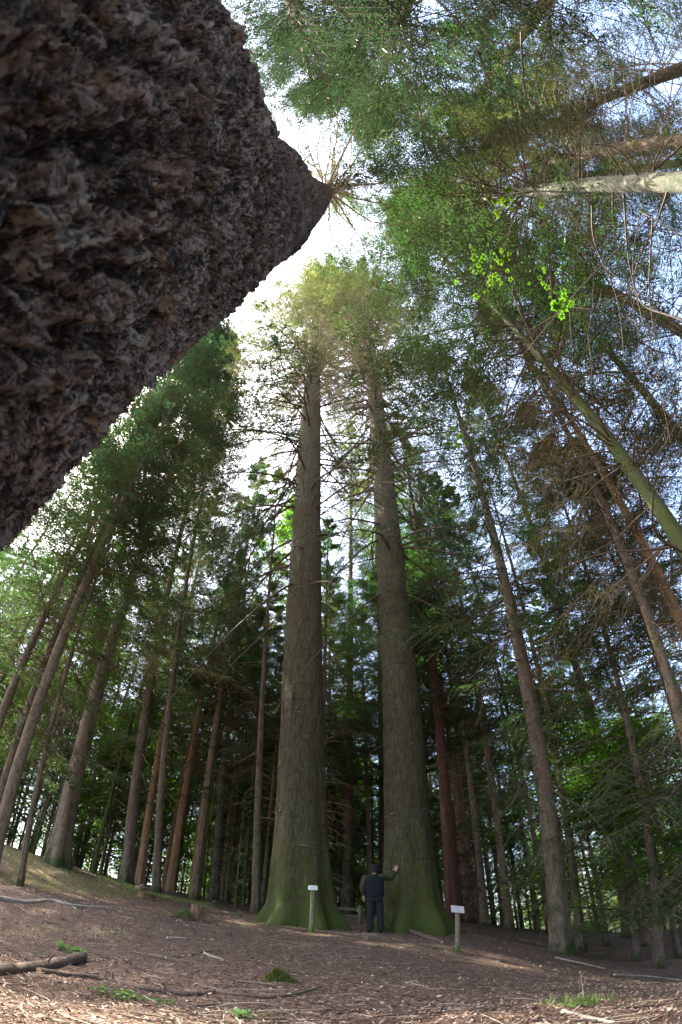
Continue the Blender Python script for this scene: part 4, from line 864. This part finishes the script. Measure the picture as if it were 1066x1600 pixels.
# ------------------------------------------------------------------ the person touching the right fir
def skin(name, pts, edges, rad, mat, parent, root=0, sub=2):
    me = bpy.data.meshes.new(name); me.from_pydata([tuple(p) for p in pts], edges, []); o = bpy.data.objects.new(name, me); COL.objects.link(o); o.parent = parent
    bm = bmesh.new(); bm.from_mesh(me); ly = bm.verts.layers.skin.verify(); bm.verts.ensure_lookup_table()
    for i, v in enumerate(bm.verts):
        r = rad[i]; r = r if isinstance(r, tuple) else (r, r); v[ly].radius = r; v[ly].use_root = (i == root)
    bm.to_mesh(me); bm.free(); m = o.modifiers.new('skin', 'SKIN'); m.use_smooth_shade = True; m.branch_smoothing = .3
    s_ = o.modifiers.new('sub', 'SUBSURF'); s_.levels = sub; s_.render_levels = sub; me.materials.append(mat); return o
def person():
    S = 1.0; ft = at(587, 1457, 12.65); z = g1(ft.x, ft.y); root = empty('person', (ft.x, ft.y, z), 'person in dark vest and cap seen from behind, raised right hand on the trunk', 'person')
    base, lean, rf = TR[1], TR[2], TR[3]
    # hand target on the trunk surface along the view ray
    d = pdir(621, 1360); best = None
    for t_ in np.linspace(11, 16, 600):
        p = d * t_; h = p.z - base.z; cx, cyy = base.x + lean[0] * h, base.y + lean[1] * h
        if math.hypot(p.x - cx, p.y - cyy) < rf(h) + .05: best = p; break
    if best is None: best = d * 13.3
    hp = np.array(best - Vector((ft.x, ft.y, z)))
    V = lambda *a: np.array(a, float)
    sh = V(.205, 0, 1.46); v = hp - sh; L = np.linalg.norm(v)
    if L > .66: hp = sh + v / L * .66
    el = (sh + hp) / 2 + V(.03, -.02, -.13); wr = hp - nrm(hp - el) * .02
    M_skin = mat_plain('skin', (.50, .30, .22), .6, .08, 10, .05, .002); M_shirt = mat_plain('camouflage_shirt', (.032, .036, .02), .9, .7, 12, .2, .004)
    M_vest = mat_plain('vest_navy', (.006, .007, .010), .85, .25, 30, .3, .004); M_trou = mat_plain('trousers_dark_green', (.010, .014, .014), .9, .4, 14, .3, .004)
    M_boot = mat_plain('boot_leather', (.02, .018, .018), .6); M_cap = mat_plain('cap_black', (.012, .012, .018), .8); M_hair = mat_plain('hair_dark', (.02, .015, .012), .7)
    lsh = V(-.205, .0, 1.45); lel = V(-.285, -.03, 1.19); lwr = V(-.25, .07, .98)
    fd = nrm(wr - el); side = nrm(np.cross(fd, V(0, 1, 0))); upd = V(0, .12, 1.); upd = nrm(upd)
    pts = [V(0, 0, .98), V(0, .01, 1.15), V(0, 0, 1.35), V(0, -.01, 1.47), V(0, .0, 1.56), V(0, .035, 1.63), V(0, .02, 1.70), V(0, .01, 1.765),
           V(.12, 0, 1.44), sh, el, wr, V(-.12, 0, 1.44), lsh, lel, lwr,
           V(.10, 0, .90), V(.115, .01, .50), V(.12, -.01, .09), V(.125, .13, .05), V(-.10, 0, .90), V(-.115, .01, .50), V(-.12, -.01, .09), V(-.13, .13, .05),
           V(0, .125, 1.655)]
    ed = [(0, 1), (1, 2), (2, 3), (3, 4), (4, 5), (5, 6), (6, 7), (2, 8), (8, 9), (9, 10), (10, 11), (2, 12), (12, 13), (13, 14), (14, 15), (0, 16), (16, 17), (17, 18), (18, 19), (0, 20), (20, 21), (21, 22), (22, 23), (5, 24)]
    rd = [(.15, .10), (.13, .095), (.15, .105), .06, .052, .078, (.082, .095), .055, .07, .058, .043, .028, .07, .058, .043, .028, .085, .058, .042, .035, .085, .058, .042, .035, .018]
    # right hand: palm and five spread fingers against the bark
    def hand(wi, w, up, sd, curl, thumb):
        pc = w + up * .055; pts.append(pc); rd.append((.028, .016)); pi = len(pts) - 1; ed.append((wi, pi))
        for k, (o_, l_) in enumerate([(-.033, .062), (-.012, .076), (.010, .072), (.031, .056)]):
            a = pc + up * .035 + sd * o_; m = a + (up + sd * o_ * 6) * l_ * .5 + V(0, curl, 0); e = a + (up + sd * o_ * 7) * l_ + V(0, curl * 2.4, 0)
            for q, r_ in ((a, .011), (m, .0095), (e, .0075)): pts.append(q); rd.append(r_)
            n_ = len(pts); ed.extend([(pi, n_ - 3), (n_ - 3, n_ - 2), (n_ - 2, n_ - 1)])
        a = pc - up * .02 + sd * thumb * .035; m = a + (up * .35 + sd * thumb) * .035; e = a + (up * .75 + sd * thumb * .9) * .062
        for q, r_ in ((a, .013), (m, .011), (e, .0085)): pts.append(q); rd.append(r_)
        n_ = len(pts); ed.extend([(pi, n_ - 3), (n_ - 3, n_ - 2), (n_ - 2, n_ - 1)])
    hand(11, wr, nrm(V(.12, .1, 1)), nrm(V(1, .25, -.1)), .0, -1)
    hand(15, lwr, nrm(V(.1, .35, -1)), nrm(V(.5, 1, .3)), .01, 1)
    skin('body', pts, ed, rd, M_skin, root)
    e0 = 11 - 1
    w1 = el + (wr - el) * .86; w2 = lel + (lwr - lel) * .86
    def loft(g, rings, n=24, pw=.8):
        th = np.arange(n) * 2 * PI / n; c, s_ = np.cos(th), np.sin(th); V_ = []
        for (z_, rx, ry, oy) in rings: V_.append(np.stack([np.sign(c) * abs(c) ** pw * rx, np.sign(s_) * abs(s_) ** pw * ry + oy, c * 0 + z_], -1))
        m_ = len(rings); i, j = np.meshgrid(np.arange(m_ - 1), np.arange(n), indexing='ij'); j2 = (j + 1) % n
        VV = np.concatenate(V_); VV = VV + nrm(VV * [1, 1, 0]) * (.010 * fbm(VV * 9, 2, 7))[:, None]
        g.add(VV, np.stack([i * n + j, i * n + j2, (i + 1) * n + j2, (i + 1) * n + j], -1))
    def limb(g, P_, R_, n=14):
        P_ = smooth_path(np.array(P_), 16); R_ = np.interp(np.linspace(0, 1, 16), np.linspace(0, 1, len(R_)), R_); v_, q_ = tubes(P_[None], R_[None], n)
        v_ = v_ + nrm(v_ - np.repeat(P_, n, 0)) * (.010 * fbm(v_ * 14, 2, 5))[:, None]; g.add(v_, q_)
    g = Geo(); loft(g, [(1.02, .19, .13, 0), (1.2, .185, .13, 0), (1.36, .2, .13, 0), (1.44, .17, .11, -.005), (1.50, .09, .085, -.005), (1.545, .068, .07, 0)])
    limb(g, [V(.10, 0, 1.43), sh, el, w1], [.09, .085, .065, .05]); limb(g, [V(-.10, 0, 1.43), lsh, lel, w2], [.09, .085, .065, .05]); g.obj('shirt', [M_shirt], root)
    g = Geo(); loft(g, [(.93, .212, .15, 0), (.96, .225, .16, 0), (1.08, .222, .16, 0), (1.22, .225, .16, 0), (1.36, .238, .155, 0), (1.43, .215, .135, -.005), (1.475, .14, .105, -.005), (1.50, .098, .09, -.005), (1.49, .08, .08, 0)]); g.obj('vest', [M_vest], root)
    g = Geo(); loft(g, [(1.02, .18, .125, 0), (.92, .195, .135, 0), (.84, .195, .13, 0), (.80, .17, .12, 0), (.78, .05, .05, 0)])
    for q in (1, -1): limb(g, [V(.095 * q, 0, .9), V(.105 * q, .005, .68), V(.115 * q, .01, .48), V(.118 * q, 0, .28), V(.12 * q, -.01, .07)], [.10, .102, .082, .078, .088])
    g.obj('trousers', [M_trou], root)
    for sx in (1, -1):
        skin('boot', [V(.12 * sx, -.015, .16), V(.12 * sx, -.02, .055), V(.125 * sx, .07, .05), V(.135 * sx, .17, .04)], [(0, 1), (1, 2), (2, 3)], [.056, .056, (.052, .045), (.045, .034)], M_boot, root)
    g = Geo(); loft(g, [(1.565, .055, .045, -.02), (1.60, .078, .07, -.018), (1.66, .092, .092, -.010), (1.72, .094, .10, -.004), (1.76, .08, .085, 0)], 20, 1); g.obj('hair', [M_hair], root)
    g = Geo(); loft(g, [(1.685, .098, .108, 0), (1.73, .100, .110, 0), (1.77, .088, .098, 0), (1.80, .055, .06, 0), (1.812, .01, .01, 0)], 20, 1); loft(g, [(1.70, .075, .10, .10), (1.712, .075, .10, .10), (1.713, .01, .01, .1)], 20, .9); g.obj('cap', [M_cap], root)
person()
# ------------------------------------------------------------------ overhanging broadleaf sprays above the lens, upper right
def maple_leaf_geo(g, C, D, N, size, m=0):
    """five lobed leaves"""
    S = nrm(np.cross(D, N))
    sc_ = .65 + .6 * np.random.default_rng(len(C)).random(len(C))
    for a, l in ((0, 1.), (.75, .82), (-.75, .82), (1.5, .55), (-1.5, .55)):
        d = D * math.cos(a) + S * math.sin(a); g.add(*diamonds(C - D * size * .15, d, nrm(np.cross(d, N)), size * l * sc_, size * .62 * sc_), m)
def sapling():
    rng = np.random.default_rng(44); b = at(1180, 600, 5.2); z = g1(b.x, b.y); root = empty('maple_sapling', (b.x, b.y, z), 'slender maple whose bright lobed leaves hang in clusters against the upper right crowns', 'tree')
    B = Vector((b.x, b.y, z)); top = at(1000, 330, 4.6); M_maple = mat_leaf('maple_leaf', (.04, .095, .018), (.09, .16, .025), .45, (1.3, 1.4, .5)); M_st = mat_plain('sapling_bark', (.09, .07, .055), .9, .3, 10)
    ph = np.array([B, B * .6 + top * .4 + Vector((.3, .1, -.4)), B * .25 + top * .75 + Vector((.15, 0, .2)), top]); ph = smooth_path(ph, 30) - np.array(B)
    g = Geo(); g.add(*tubes(ph[None], np.linspace(.035, .010, 30)[None], 10)); g.obj('trunk', [M_st], root)
    for (px, py, D_, n, sp, sz) in [(778, 308, 3.4, 18, .10, .055), (768, 423, 3.2, 26, .12, .06), (882, 476, 3.0, 8, .06, .075), (738, 395, 3.4, 5, .05, .05), (715, 680, 4.2, 9, .10, .06), (800, 330, 3.6, 8, .15, .05), (860, 430, 3.4, 12, .2, .05)]:
        c = at(px, py, 1); c = pdir(px, py) * (D_ / .62); c = np.array(c - B); st = ph[rng.integers(14, 28)]
        mid = (st + c) / 2 + rng.normal(size=3) * .12 + np.array([0, 0, .2]); P = smooth_path(np.array([st, mid, c]), 16)
        g = Geo(); g.add(*tubes(P[None], np.linspace(.008, .003, 16)[None], 5), 1)
        C = c + rng.normal(size=(n, 3)) * sp * np.array([1, 1, .35]); k = np.linspace(0, 1, 4)[None, :, None]
        g.add(*tubes(c[None, None] * (1 - k) + C[:, None] * k + rng.normal(size=(n, 1, 3)) * .02 * (k * (1 - k)) * 4, np.full((n, 4), .0018), 3), 1)
        D = rvec(rng, n); D[:, 2] = -abs(D[:, 2]) * .3; D = nrm(D); N = nrm(np.array([0, 0, 1.]) + rng.normal(size=(n, 3)) * .4)
        maple_leaf_geo(g, C, D, N, sz); g.obj('leafy_twig', [M_maple, M_st], root, False)
    # bare hanging twigs
    for P0 in ([(975, 305), (985, 420), (1020, 560), (1050, 700)], [(1066, 500), (1000, 470), (990, 390), (1010, 300)], [(868, 480), (900, 486), (942, 484)], [(1020, 340), (1015, 460), (1030, 560)], [(925, 320), (930, 380), (965, 470), (975, 560)], [(815, 50), (822, 150), (850, 250)], [(790, 190), (830, 290), (900, 350)], [(980, 520), (1020, 545), (1066, 560)]):
        P = np.array([np.array(pdir(*q) * (5.0 + .5 * i) - B) for i, q in enumerate(P0)]); P = smooth_path(P, 20); P += fbm(P * 3, 2, 3)[:, None] * .03
        g = Geo(); g.add(*tubes(P[None], np.linspace(.011, .004, 20)[None], 5)); 
        for _ in range(5):
            i = rng.integers(3, 17); dd = nrm(rng.normal(size=3)); k = np.linspace(0, 1, 5)[:, None]; g.add(*tubes((P[i] + dd * .5 * k + rng.normal(size=3) * .1 * k ** 2)[None], np.linspace(.005, .002, 5)[None], 4))
        g.obj('bare_twig', [M_st], root)
sapling()
